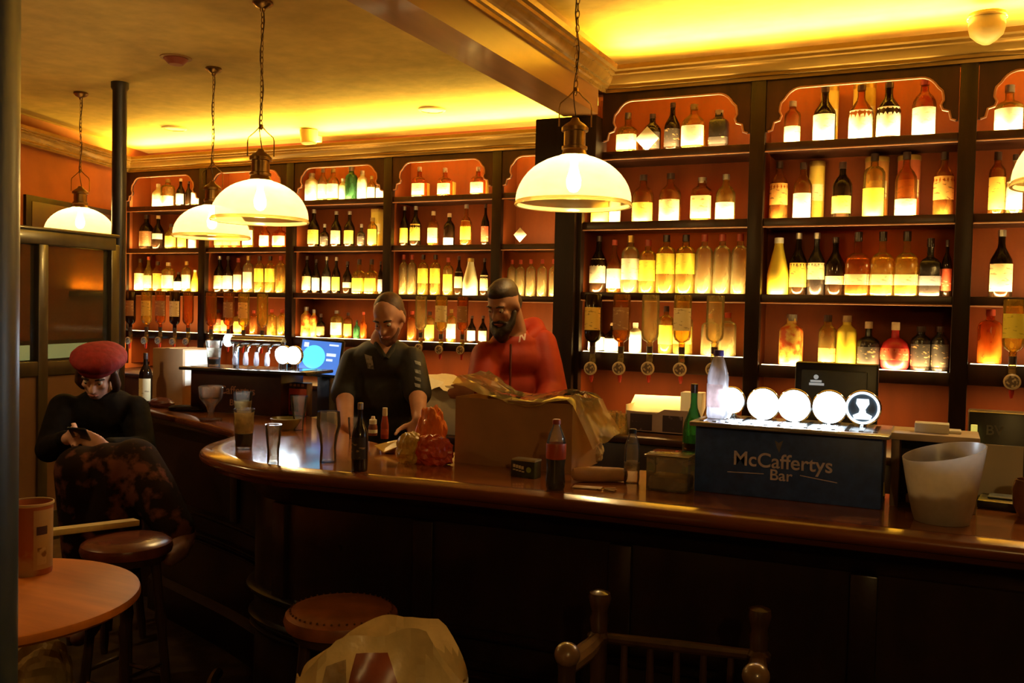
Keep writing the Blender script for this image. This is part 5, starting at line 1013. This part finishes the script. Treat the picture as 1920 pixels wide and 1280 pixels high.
# armchair against the bar
b0, b1 = AZ(1125, 1106, .92), AZ(1425, 1137, .92); f0_, f1_ = AZ(1064, 1204, .90), AZ(1418, 1243, .90)
t = thing('armchair', 'dark turned wood armchair in front of the bar', 'chair', ((b0+f1_)/2).xy.to_3d())
def turned(p, z, name, knob):
    MB().lathe([(.019, 0), (.021, .05), (.017, .20), (.023, .34), (.017, .42), (.022, z-.20), (.024, z-.135), (.030, z-.125), (.030, z-.115), (.021, z-.105), (.024, z-.075), (.020, z-.055), (.026, z-.035), (.029, z-.02), (.026, z-.006), (.012, z), (0, z)] if not knob else [(.019, 0), (.021, .05), (.017, .22), (.022, .40), (.018, z-.12), (.020, z-.06), (.022, z-.045)], 18, (p.x, p.y, 0)).build(name, wood_chair, t)
turned(b0, .92, 'back_post', 0); turned(b1, .92, 'back_post', 0)
for fp, bp in ((f0_, b0), (f1_, b1)):
    turned(fp, .90, 'front_post', 1)
    kn = MB().ball((fp.x, fp.y, .873), (.029, .029, .027), 18, 12).build('arm_knob', mat('pale knob wood', (.16, .09, .045), .3, var=.2, scale=20, coat=.3), t)  # knobs and arms in a paler brown than the other chair parts
    dv = fp-bp; MB().tube([Vector((bp.x, bp.y, .795)), Vector((bp.x, bp.y, .80)).lerp(Vector((fp.x, fp.y, .835)), .5), Vector((fp.x, fp.y, .845))], [.018, .024, .020], 10).build('arm', MATS['pale knob wood'], t)
def bar(pa, pb_, r, nm): MB().tube([pa, pa.lerp(pb_, .5), pb_], [r*.85, r, r*.85], 10).build(nm, wood_chair, t)
bar(Vector((b0.x, b0.y, .80)), Vector((b1.x, b1.y, .80)), .016, 'crest_rail'); bar(Vector((b0.x, b0.y, .52)), Vector((b1.x, b1.y, .52)), .013, 'lower_rail')
for k in range(1, 6):
    qx = b0.lerp(b1, k/6); MB().tube([(qx.x, qx.y, .52), (qx.x, qx.y, .65), (qx.x, qx.y, .80)], [.008, .012, .008], 8).build('spindle', wood_chair, t)
sp = [(b0.x, b0.y), (b1.x, b1.y), (f1_.x, f1_.y), (f0_.x, f0_.y)]; MB().prism(sp, .43, .465).build('seat', wood_chair, t)
bar(Vector((b0.x, b0.y, .20)), Vector((f0_.x, f0_.y, .20)), .011, 'stretcher'); bar(Vector((b1.x, b1.y, .20)), Vector((f1_.x, f1_.y, .20)), .011, 'stretcher')
# paper carrier bag on a low table in the foreground
bz = .60; bc0 = PZ(706, 1300, 1.55)
t2 = thing('side_table', 'small dark table under the paper bag', 'table', (bc0.x, bc0.y, 0))
MB().lathe([(0, bz), (.24, bz), (.245, bz-.01), (.24, bz-.03), (0, bz-.03)], 40, (bc0.x, bc0.y, 0)).build('table_top', wood_chair, t2)
MB().lathe([(.17, 0), (.17, .015), (.03, .04), (.025, .3), (.03, bz-.03)], 24, (bc0.x, bc0.y, 0)).build('pedestal', wood_chair, t2)
t = thing('paper_bag', 'cream takeaway paper bag with a clear window in the foreground', 'bag', (bc0.x, bc0.y, bz))
Mb = Matrix.Translation((bc0.x, bc0.y, bz)) @ Matrix.Rotation(YAW-.12, 4, 'Z')
rnd = random.Random(2); mb = MB(Mb); nU, nV = 72, 28
def interp(x, tab):
    for (a_, b_), (c_, e_) in zip(tab, tab[1:]):
        if a_ <= x <= c_: return b_+(e_-b_)*(x-a_)/(c_-a_)
    return tab[0][1] if x < tab[0][0] else tab[-1][1]
folds_ = [(rnd.uniform(.005, .011), rnd.uniform(16, 40), rnd.uniform(-1, 1), rnd.uniform(-1, 1), rnd.uniform(-1, 1), rnd.uniform(0, 6)) for _ in range(6)]
for j in range(nV+1):
    f0 = j/nV
    for i in range(nU):
        tt = 2*math.pi*i/nU; cx_, sx_ = math.cos(tt), math.sin(tt); k = (abs(cx_)**4+abs(sx_)**4)**-.25
        wx_, wy_ = .155*(1-.10*f0), .085*(1-.55*f0**2)
        x_ = wx_*k*cx_; topz = interp(x_, ((-.16, .35), (-.135, .393), (-.06, .465), (.035, .485), (.084, .476), (.137, .393), (.16, .35))); y_ = wy_*k*sx_
        cr_ = sum(a_*abs(math.sin(f_*(x_*c1+y_*c2+f0*.4*c3)+h_)) for a_, f_, c1, c2, c3, h_ in folds_)*(.25+f0)
        mb.v.append(tuple(Mb @ Vector((x_*(1+cr_), y_+cr_+.02*f0*math.sin(14*x_), topz*f0+.006*math.sin(7*tt+9*f0)*(0 < j)))))
for j in range(nV):
    for i in range(nU): mb.f.append((j*nU+i, j*nU+(i+1) % nU, (j+1)*nU+(i+1) % nU, (j+1)*nU+i))
mb.f.append(tuple(range(nU-1, -1, -1)))
bagp = mat('cream waxed paper', (.66, .47, .19), .36, var=.25, scale=11, bump=.6)
bo = mb.build('bag_body', bagp, t, ang=16)
bpy.context.view_layer.update()
def decal(obj, pts2, m, name, parent, offs=.003, n=8):
    """patch laid on a modelled surface: pts2 = pixel rectangle corners, cast from the viewpoint once to find the surface"""
    me = obj.data; M_ = obj.matrix_world if obj.parent is None else pmat(obj.parent) @ obj.matrix_local
    bv = BVHTree.FromPolygons([M_ @ v.co for v in me.vertices], [tuple(p.vertices) for p in me.polygons])
    o_ = Vector((0, 0, H)); mbb = MB(); ok = True
    for j in range(n+1):
        for i in range(n+1):
            s1, s2 = i/n, j/n; A, B, C_, D_ = pts2
            u = (A[0]*(1-s1)+B[0]*s1)*(1-s2)+(D_[0]*(1-s1)+C_[0]*s1)*s2; v = (A[1]*(1-s1)+B[1]*s1)*(1-s2)+(D_[1]*(1-s1)+C_[1]*s1)*s2
            hit = bv.ray_cast(o_, ray(u, v).normalized())
            if hit[0] is None: return None
            nn = hit[1] if hit[1].dot(ray(u, v)) < 0 else -hit[1]
            mbb.v.append(tuple(hit[0]+nn*offs))
    mbb.f = [(j*(n+1)+i, j*(n+1)+i+1, (j+1)*(n+1)+i+1, (j+1)*(n+1)+i) for j in range(n) for i in range(n)]
    return mbb.build(name, m, parent)
decal(bo, [(668, 1225), (726, 1222), (752, 1300), (650, 1300)], mat('brown pastry behind window', (.26, .06, .02), .35, var=.3, scale=20), 'window', t)
decal(bo, [(612, 1248), (650, 1236), (652, 1300), (600, 1300)], glassm('glossy film', (.75, .62, .40), .5, 2.2), 'plastic_film', t)
# yellow bag on the floor at lower left
pq = AZ(42, 1330, .12)
o = crumple('carrier_bag', Vector((pq.x-.06, pq.y+.12, .0)), (.12, .10, .19), mat('mustard bag', (.50, .34, .11), .6, c2=(.36, .22, .06), thr=(.4, .6), scale=9), 'mustard patterned bag on the floor under the round table', 41, 6, 'bag', None, .7)

# ================================================================== people
def cone_ring(bm, p0, p1, r0, r1, seg=14):
    p0, p1 = Vector(p0), Vector(p1); ax = p1-p0; L_ = ax.length
    if L_ < 1e-5: return
    q = ax.to_track_quat('Z', 'Y').to_matrix().to_4x4(); M_ = Matrix.Translation((p0+p1)/2) @ q
    bmesh.ops.create_cone(bm, cap_ends=True, segments=seg, radius1=r0, radius2=r1, depth=L_, matrix=M_)
def sph(bm, c, r, rot=None):
    rr = r if isinstance(r, (tuple, list)) else (r, r, r)
    M_ = Matrix.Translation(Vector(c)) @ (rot.to_4x4() if rot else Matrix.Identity(4)) @ Matrix.Diagonal((*rr, 1))
    bmesh.ops.create_uvsphere(bm, u_segments=16, v_segments=10, radius=1, matrix=M_)
def limb(bm, pts, rs):
    for i, (p, r) in enumerate(zip(pts, rs)):
        sph(bm, p, r)
        if i: cone_ring(bm, pts[i-1], p, rs[i-1], r)
def hand(bm, wrist, dirv, across, size=.095, curl=.5):
    """palm, four unequal bent fingers and a thumb leaving the side of the palm"""
    dv = Vector(dirv).normalized(); ac = Vector(across); ac = (ac-dv*ac.dot(dv)).normalized(); nn = dv.cross(ac).normalized()
    w_ = Vector(wrist); k = size/.095
    R_ = Matrix((ac, nn, dv)).transposed(); sph(bm, w_+dv*.045*k, (.040*k, .015*k, .050*k), R_)
    for i, ln in enumerate((.062, .072, .068, .052)):
        b_ = w_+dv*.082*k+ac*(-.030+.020*i)*k; a_ = 0; pts = [b_-dv*.02*k, b_]
        for s_ in (.45, .32, .23):
            a_ += curl*.7; pts.append(pts[-1]+(dv*math.cos(a_)+nn*math.sin(a_))*ln*s_*k)
        limb(bm, pts, [.0095*k, .0092*k, .0088*k, .0080*k, .0070*k])
    b_ = w_+dv*.025*k-ac*.030*k
    limb(bm, [b_, b_+(dv*.5-ac*.8+nn*.2)*.030*k, b_+(dv*.9-ac*.75+nn*.5)*.050*k, b_+(dv*1.15-ac*.5+nn*.7)*.066*k], [.014*k, .012*k, .0105*k, .008*k])
def remesh(bm, name, m, parent, vox=.008, it=4, tex=None):
    me = bpy.data.meshes.new(name); bm.to_mesh(me); bm.free(); o = bpy.data.objects.new(name, me); col.objects.link(o)
    r_ = o.modifiers.new('r', 'REMESH'); r_.mode = 'VOXEL'; r_.voxel_size = vox; r_.use_smooth_shade = True
    s_ = o.modifiers.new('s', 'SMOOTH'); s_.iterations = it; s_.factor = .5
    dg = bpy.context.evaluated_depsgraph_get(); dg.update(); m2 = bpy.data.meshes.new_from_object(o.evaluated_get(dg)); m2.name = name
    bpy.data.objects.remove(o); bpy.data.meshes.remove(me)
    m2.transform(pmat(parent).inverted()); m2.materials.clear(); m2.materials.append(m)
    for p in m2.polygons: p.use_smooth = True
    o = bpy.data.objects.new(name, m2); col.objects.link(o); o.parent = parent; return o
def head(bm, c, R, hs=1.0):
    """skull, jaw, brow, nose, lips, ears; R turns local (x right of the face, -y forward, z up) to the world"""
    P = lambda x, y, z: Vector(c)+R @ Vector((x*hs, y*hs, z*hs))
    sph(bm, P(0, .012, .030), (.076*hs, .095*hs, .088*hs), R); sph(bm, P(0, -.022, -.045), (.058*hs, .066*hs, .070*hs), R); sph(bm, P(0, -.050, -.088), (.034*hs, .030*hs, .026*hs), R)
    sph(bm, P(0, -.070, .022), (.058*hs, .022*hs, .014*hs), R)
    limb(bm, [P(0, -.082, .010), P(0, -.100, -.022), P(0, -.106, -.034)], [.009*hs, .012*hs, .014*hs]); sph(bm, P(.013, -.092, -.036), .009*hs); sph(bm, P(-.013, -.092, -.036), .009*hs)
    sph(bm, P(.036, -.062, -.022), (.022*hs, .022*hs, .020*hs), R); sph(bm, P(-.036, -.062, -.022), (.022*hs, .022*hs, .020*hs), R)
    sph(bm, P(0, -.082, -.062), (.024*hs, .012*hs, .007*hs), R); sph(bm, P(0, -.080, -.073), (.021*hs, .012*hs, .008*hs), R)
    for s in (-1, 1): sph(bm, P(s*.078, .010, -.010), (.010*hs, .020*hs, .032*hs), R)
    return P
eye_m = mat('eye white', (.55, .48, .42), .2, var=.05, scale=30); iris_m = mat('dark iris', (.03, .015, .01), .2, var=.1, scale=30); lip_m = mat('lips', (.38, .13, .10), .45, var=.1, scale=30)
def face_parts(t, P, R, hs=1.0):
    for s in (-1, 1):
        e_ = MB(); q = P(s*.031, -.076, .004); e_.ball(q, .012*hs, 12, 8); eo = e_.build('eye', eye_m, t)
        i_ = MB(); i_.ball(q+R @ Vector((0, -.0075*hs, -.003*hs)), .006*hs, 8, 6); i_.build('iris', iris_m, eo)
        b_ = MB(); b_.tube([P(s*.014, -.090, .024), P(s*.032, -.088, .029), P(s*.052, -.074, .024)], [.004*hs, .005*hs, .003*hs], 6); b_.build('eyebrow', hair_dk, t)
    MB().tube([P(-.024, -.084, -.066), P(-.010, -.094, -.0635), P(0, -.095, -.0655), P(.010, -.094, -.0635), P(.024, -.084, -.066)], [.003*hs, .006*hs, .006*hs, .006*hs, .003*hs], 8).build('mouth', lip_m, t)
def person(label, base):
    t = thing('person', label, 'person', base); return t

# ---------- barman in black
Z0 = 4.2
hc = PZ(729, 596, Z0-.06); fl_ = Vector((hc.x+.02, hc.y+.14, 0))
t = person('man in a black polo shirt behind the bar, looking down', (fl_.x, fl_.y, 0))
Rh = rz(YAW*.9-.25) @ Matrix.Rotation(.50, 3, 'X') @ Matrix.Rotation(-.05, 3, 'Y')
neck = PZ(716, 640, Z0+.03); sL = PZ(664, 676, Z0+.06); sR = PZ(772, 674, Z0-.0)
hipc = Vector((neck.x, neck.y+.03, .98)); bx = (sR-sL); bx.z = 0; bx = bx.normalized()
eL = PZ(646, 735, Z0-.02); eR = PZ(783, 735, Z0-.08); wL = PZ(650, 802, Z0-.20); wR = PZ(786, 788, Z0-.28)
bm = bmesh.new(); P = head(bm, hc, Rh, .86)
limb(bm, [P(0, .03, -.04), neck+Vector((0, .0, .01)), neck-Vector((0, 0, .06))], [.050, .052, .070])
tors = [neck-Vector((0, -.02, .10)), neck-Vector((0, -.03, .25)), hipc+Vector((0, 0, .08)), hipc]
Rb = Matrix((bx, Vector((-bx.y, bx.x, 0)), Vector((0, 0, 1)))).transposed()
for p, (a_, b_, c_) in zip(tors, ((.14, .09, .09), (.15, .105, .15), (.145, .10, .14), (.15, .105, .12))): sph(bm, p, (a_, b_, c_), Rb)
limb(bm, [sL, eL, wL], [.058, .044, .030]); limb(bm, [sR, eR, wR], [.058, .044, .030])
hand(bm, wL, (0, -.3, -1), bx*-1, .095, .5); hand(bm, wR, Vector((0, -.5, -.8)), bx, .095, .5)
for s in (-1, 1):
    hp = hipc+bx*.085*s; limb(bm, [hp, hp+Vector((0, -.02, -.44)), hp+Vector((0, .01, -.86))], [.085, .058, .042]); sph(bm, hp+Vector((0, -.06, -.94)), (.045, .12, .04))
remesh(bm, 'body', skin, t); face_parts(t, P, Rh, .86)
bm = bmesh.new()
for p, (a_, b_, c_) in zip(tors, ((.166, .116, .118), (.172, .125, .16), (.165, .122, .15), (.168, .124, .12))): sph(bm, p, (a_, b_, c_), Rb)
sph(bm, neck-Vector((0, -.01, .045)), (.082, .075, .05), Rb); sph(bm, neck-Vector((0, -.015, .09)), (.13, .09, .05), Rb)
for s_, e_ in ((sL, eL), (sR, eR)): limb(bm, [s_, s_.lerp(e_, .5), s_.lerp(e_, 1.02)], [.062, .064, .064])
so = remesh(bm, 'polo_shirt', mat('black polo fabric', (.010, .009, .009), .75, var=.3, scale=40), t, .010)
bm = bmesh.new()
for s in (-1, 1):
    hp = hipc+bx*.088*s; limb(bm, [hp, hp+Vector((0, -.02, -.44)), hp+Vector((0, .01, -.88))], [.102, .078, .066])
sph(bm, hipc, (.165, .12, .10), Rb); remesh(bm, 'trousers', mat('black trousers', (.012, .010, .010), .8, var=.3, scale=40), t, .012)
for s in (-1, 1):
    q = fl_+bx*.088*s; bm = bmesh.new(); hq = hipc+bx*.088*s
    sph(bm, Vector((hq.x, hq.y-.06, .045)), (.052, .135, .045)); remesh(bm, 'shoe', blackp, t, .012)
bm = bmesh.new(); sph(bm, P(0, .030, .048), (.068, .076, .069), Rh); sph(bm, P(0, .060, -.01), (.060, .053, .065), Rh); remesh(bm, 'hair', hair_grey, t, .007)
bm = bmesh.new(); limb(bm, [P(.050, -.030, -.050), P(.030, -.066, -.096), P(0, -.080, -.108), P(-.030, -.066, -.096), P(-.050, -.030, -.050)], [.012, .015, .016, .015, .012]); remesh(bm, 'stubble', mat('short stubble', (.16, .07, .04), .7, var=.3, scale=80), t, .006)
logo = mat('grey shirt print', (.30, .29, .28), .6, c2=(.10, .10, .10), thr=(.45, .6), scale=50)
bpy.context.view_layer.update()
decal(so, [(684, 664), (698, 668), (702, 692), (690, 690)], logo, 'chest_print', t)
for v_ in (676, 692, 706, 718): decal(so, [(777, v_), (788, v_+3), (789, v_+10), (779, v_+7)], logo, 'sleeve_print', t, n=3)
decal(so, [(705, 640), (741, 642), (726, 668), (721, 668)], skin, 'open_neckline', t)
def surf(obj, pts, off_=.004):
    me = obj.data; M_ = pmat(obj.parent); bv = BVHTree.FromPolygons([M_ @ v.co for v in me.vertices], [tuple(p.vertices) for p in me.polygons]); out = []
    for u, v in pts:
        h_ = bv.ray_cast(Vector((0, 0, H)), ray(u, v).normalized())
        if h_[0]: out.append(h_[0]-ray(u, v).normalized()*off_)
    return out
for pts in ([(699, 634), (704, 643), (712, 656), (722, 671)], [(746, 636), (741, 645), (734, 657), (725, 671)]):
    q_ = surf(so, pts)
    if len(q_) > 2: MB().tube(q_, [.009, .012, .011, .005][:len(q_)], 8).build('collar', MATS['black polo fabric'], t)

# ---------- bearded man in the red jacket
Z0 = 4.2
hc = PZ(944, 572, Z0-.05)
neck = PZ(962, 628, Z0+.05); sL = PZ(912, 668, Z0+.0); sR = PZ(1016, 645, Z0+.10)
hipc = Vector((neck.x+.03, neck.y+.02, 1.0)); bx = (sR-sL); bx.z = 0; bx = bx.normalized()
t = person('bearded man in a red jacket behind the cardboard box', (hipc.x, hipc.y, 0))
Rh = rz(YAW*.9-.50) @ Matrix.Rotation(.42, 3, 'X')
eL = PZ(900, 745, Z0-.12); wL = PZ(896, 724, Z0-.34); eR = PZ(1036, 735, Z0-.02); wR = PZ(1010, 790, Z0-.28)
bm = bmesh.new(); P = head(bm, hc, Rh, .88)
limb(bm, [P(0, .03, -.04), neck+Vector((0, .0, .02)), neck-Vector((0, 0, .06))], [.060, .062, .080])
Rb = Matrix((bx, Vector((-bx.y, bx.x, 0)), Vector((0, 0, 1)))).transposed()
tors = [neck-Vector((0, -.02, .12)), neck-Vector((0, -.02, .28)), hipc+Vector((0, 0, .10)), hipc]
for p, (a_, b_, c_) in zip(tors, ((.165, .105, .14), (.16, .11, .16), (.15, .105, .14), (.155, .11, .12))): sph(bm, p, (a_, b_, c_), Rb)
limb(bm, [sL, eL, wL], [.060, .046, .031]); limb(bm, [sR, eR, wR], [.060, .046, .031])
hand(bm, wL, Vector((-.45, -.6, -.15)), (0, 0, 1), .085, .5); hand(bm, wR, Vector((0, -.6, -.7)), bx, .10, .5)
for s in (-1, 1):
    hp = hipc+bx*.088*s; limb(bm, [hp, hp+Vector((0, -.02, -.46)), hp+Vector((0, .01, -.89))], [.088, .060, .043]); sph(bm, hp+Vector((0, -.06, -.96)), (.046, .125, .038))
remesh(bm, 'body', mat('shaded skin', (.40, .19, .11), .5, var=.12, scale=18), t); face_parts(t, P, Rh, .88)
jm = mat('red jacket fabric', (.32, .026, .009), .6, var=.22, scale=7, bump=.6, spec=.2)
bm = bmesh.new()
for p, (a_, b_, c_) in zip(tors, ((.180, .130, .11), (.188, .142, .17), (.185, .14, .16), (.188, .142, .15))): sph(bm, p, (a_, b_, c_), Rb)
limb(bm, [sL, sL.lerp(eL, .5), eL, eL.lerp(wL, .9)], [.072, .072, .070, .052]); limb(bm, [sR, sR.lerp(eR, .5), eR, eR.lerp(wR, .9)], [.072, .074, .070, .054])
sph(bm, neck-Vector((0, -.02, .045)), (.125, .10, .075), Rb)
jo = remesh(bm, 'jacket', jm, t, .010)
# hood lying behind the neck and standing collar
bm = bmesh.new(); hcv = neck+Vector((.085, .07, -.005))
limb(bm, [neck+bx*-.085+Vector((0, .04, .0)), neck+bx*-.03+Vector((0, .11, .02)), neck+bx*.06+Vector((0, .10, .035)), neck+bx*.115+Vector((0, .02, .01)), neck+bx*.085+Vector((0, -.06, -.03))], [.034, .044, .052, .046, .030]); remesh(bm, 'hood', jm, t, .009)
MB().tube([PZ(958, 645, Z0-.10), PZ(957, 690, Z0-.115), PZ(956, 760, Z0-.11)], .006, 6).build('zip', mat('dark zip', (.12, .015, .01), .4, var=.2, scale=40), t)
bm = bmesh.new()
for s in (-1, 1):
    hp = hipc+bx*.09*s; limb(bm, [hp, hp+Vector((0, -.02, -.46)), hp+Vector((0, .01, -.90))], [.105, .080, .068])
sph(bm, hipc, (.17, .125, .10), Rb); remesh(bm, 'trousers', MATS['black trousers'], t, .012)
for s in (-1, 1):
    hq = hipc+bx*.09*s; bm = bmesh.new(); sph(bm, Vector((hq.x, hq.y-.06, .045)), (.054, .14, .045)); remesh(bm, 'shoe', blackp, t, .012)
bm = bmesh.new(); sph(bm, P(0, .020, .058), (.067, .080, .068), Rh); sph(bm, P(0, .055, .0), (.066, .052, .065), Rh); sph(bm, P(0, .0, .080), (.060, .070, .042), Rh); remesh(bm, 'hair', hair_dk, t, .007)
bm = bmesh.new(); limb(bm, [P(.066, -.012, -.030), P(.056, -.040, -.075), P(.030, -.068, -.105), P(0, -.082, -.125), P(-.030, -.068, -.105), P(-.056, -.040, -.075), P(-.066, -.012, -.030)], [.012, .018, .027, .032, .027, .018, .012])
limb(bm, [P(-.035, -.076, -.062), P(-.014, -.092, -.052), P(.014, -.092, -.052), P(.035, -.076, -.062)], [.008, .010, .010, .008]); sph(bm, P(0, -.070, -.140), (.034, .030, .034), Rh); remesh(bm, 'beard', hair_dk, t, .006)
bpy.context.view_layer.update()
wm = mat('white stitched mark', (.60, .42, .36), .6, var=.1, scale=40)
decal(jo, [(974, 630), (977, 628), (975, 641), (972, 642)], wm, 'chest_mark', t, n=3); decal(jo, [(983, 626), (986, 626), (984, 638), (981, 638)], wm, 'chest_mark', t, n=3); decal(jo, [(976, 629), (979, 628), (984, 636), (981, 637)], wm, 'chest_mark', t, n=3)

# ---------- seated woman in a red beret with a phone
Z0 = 4.25
hc = PZ(183, 700, Z0); neck = PZ(190, 742, Z0+.08); sL = PZ(120, 765, Z0+.02); sR = PZ(252, 768, Z0+.12)
bx = (sR-sL); bx.z = 0; bx = bx.normalized()
hipc = Vector((neck.x-.02, neck.y+.06, .80))
t = person('seated woman in a red beret and floral skirt looking at her phone', (hipc.x, hipc.y, 0))
Rh = rz(YAW*1.0+.12) @ Matrix.Rotation(.55, 3, 'X') @ Matrix.Rotation(.10, 3, 'Y')
eL = PZ(92, 842, Z0-.10); wL = PZ(128, 822, Z0-.36); eR = PZ(268, 842, Z0-.02); wR = PZ(196, 838, Z0-.30)
bm = bmesh.new(); P = head(bm, hc, Rh, .95)
limb(bm, [P(0, .03, -.04), neck, neck-Vector((0, 0, .06))], [.048, .050, .065])
Rb = Matrix((bx, Vector((-bx.y, bx.x, 0)), Vector((0, 0, 1)))).transposed()
tors = [neck-Vector((0, -.02, .09)), neck-Vector((0, -.04, .22)), hipc+Vector((0, 0, .10)), hipc]
for p, (a_, b_, c_) in zip(tors, ((.14, .095, .12), (.135, .10, .13), (.14, .10, .12), (.165, .125, .10))): sph(bm, p, (a_, b_, c_), Rb)
limb(bm, [sL, eL, wL], [.050, .040, .027]); limb(bm, [sR, eR, wR], [.050, .040, .027])
ph = PZ(150, 815, Z0-.42)
hand(bm, wL, (ph-wL).normalized()+Vector((0, 0, .25)), Vector((-.3, 0, 1)), .088, .55); hand(bm, wR, (ph-wR).normalized(), Vector((.2, 0, 1)), .088, .5)
kA = PZ(252, 868, 3.86); kB = PZ(150, 880, 3.80); fA = PZ(345, 1015, 3.72); fB = Vector((kB.x+.03, kB.y+.05, .30))
limb(bm, [hipc+bx*.08, kA, kA.lerp(fA, .9)], [.085, .060, .036]); limb(bm, [hipc-bx*.08, kB, fB], [.085, .060, .036])
sph(bm, fA, (.035, .05, .03)); sph(bm, fB+Vector((0, -.05, -.03)), (.035, .09, .03))
remesh(bm, 'body', skin_pale, t); face_parts(t, P, Rh, .95)
bm = bmesh.new()
for p, (a_, b_, c_) in zip(tors, ((.165, .115, .13), (.162, .12, .14), (.165, .125, .13), (.17, .13, .06))): sph(bm, p, (a_, b_, c_), Rb)
limb(bm, [sL, sL.lerp(eL, .5), eL, eL.lerp(wL, .88)], [.070, .066, .060, .044]); limb(bm, [sR, sR.lerp(eR, .5), eR, eR.lerp(wR, .88)], [.070, .066, .060, .044]); sph(bm, neck-Vector((0, 0, .05)), (.085, .07, .05), Rb)
wo = remesh(bm, 'jacket', mat('black wool jacket', (.007, .006, .006), .9, var=.35, scale=30, spec=.1), t, .010)
bm = bmesh.new()
limb(bm, [hipc+bx*.08, kA, kA.lerp(fA, .35), kA.lerp(fA, .85)], [.115, .105, .100, .075]); limb(bm, [hipc-bx*.08, kB, kB.lerp(fB, .5), kB.lerp(fB, .85)], [.115, .10, .10, .09]); limb(bm, [kA.lerp(kB, .5), kA.lerp(kB, .5)+Vector((.03, 0, -.20)), kA.lerp(kB, .5)+Vector((.05, 0, -.36))], [.10, .12, .12]); sph(bm, hipc, (.18, .14, .11), Rb)
remesh(bm, 'floral_skirt', mat('dark floral fabric', (.016, .008, .006), .9, spec=.1, c2=(.13, .045, .03), thr=(.52, .62), scale=12), t, .012)
bm = bmesh.new(); sph(bm, P(0, .012, .085), (.118, .125, .056), Rh @ Matrix.Rotation(-.12, 3, 'X')); sph(bm, P(.02, .045, .070), (.105, .10, .060), Rh); sph(bm, P(0, .005, .045), (.088, .100, .030), Rh); remesh(bm, 'beret', mat('red wool beret', (.24, .008, .008), .85, var=.2, scale=40, bump=.3), t, .007)
bm = bmesh.new(); sph(bm, P(0, .050, .0), (.084, .070, .075), Rh)
for s in (-1, 1): limb(bm, [P(s*.078, -.010, .020), P(s*.085, -.005, -.05), P(s*.075, .02, -.10)], [.018, .022, .018])
remesh(bm, 'hair', mat('brown hair', (.06, .025, .012), .55, var=.4, scale=50), t, .007)
for f_, k_ in ((fA, .0), (fB, .0)):
    bm = bmesh.new(); limb(bm, [f_+Vector((-.02, .03, .02)), f_+Vector((.02, -.05, -.02)), f_+Vector((.04, -.11, -.035))], [.042, .044, .034]); remesh(bm, 'shoe', mat('dusty pink shoe', (.22, .10, .075), .6, var=.25, scale=20), t, .010)
RP = Rh @ Matrix.Rotation(.5, 3, 'X')
o = MB(Matrix.Translation(ph) @ RP.to_4x4()).box((0, 0, 0), (.070, .009, .145), bev=.004).build('mobile_phone', blackp, origin=ph); tag(o, 'dark mobile phone held by the seated woman', 'phone')
MB(Matrix.Translation(ph) @ RP.to_4x4()).box((0, .0048, 0), (.062, .0008, .130)).build('phone_screen', mat('dim phone screen', (.02, .02, .025), .15, emit=(.3, .32, .4), es=.12, var=.02), o)
stool('bar_stool', Vector((hipc.x, hipc.y, 0)), .715, .165, 'bar stool beneath the seated woman', leather2, False)
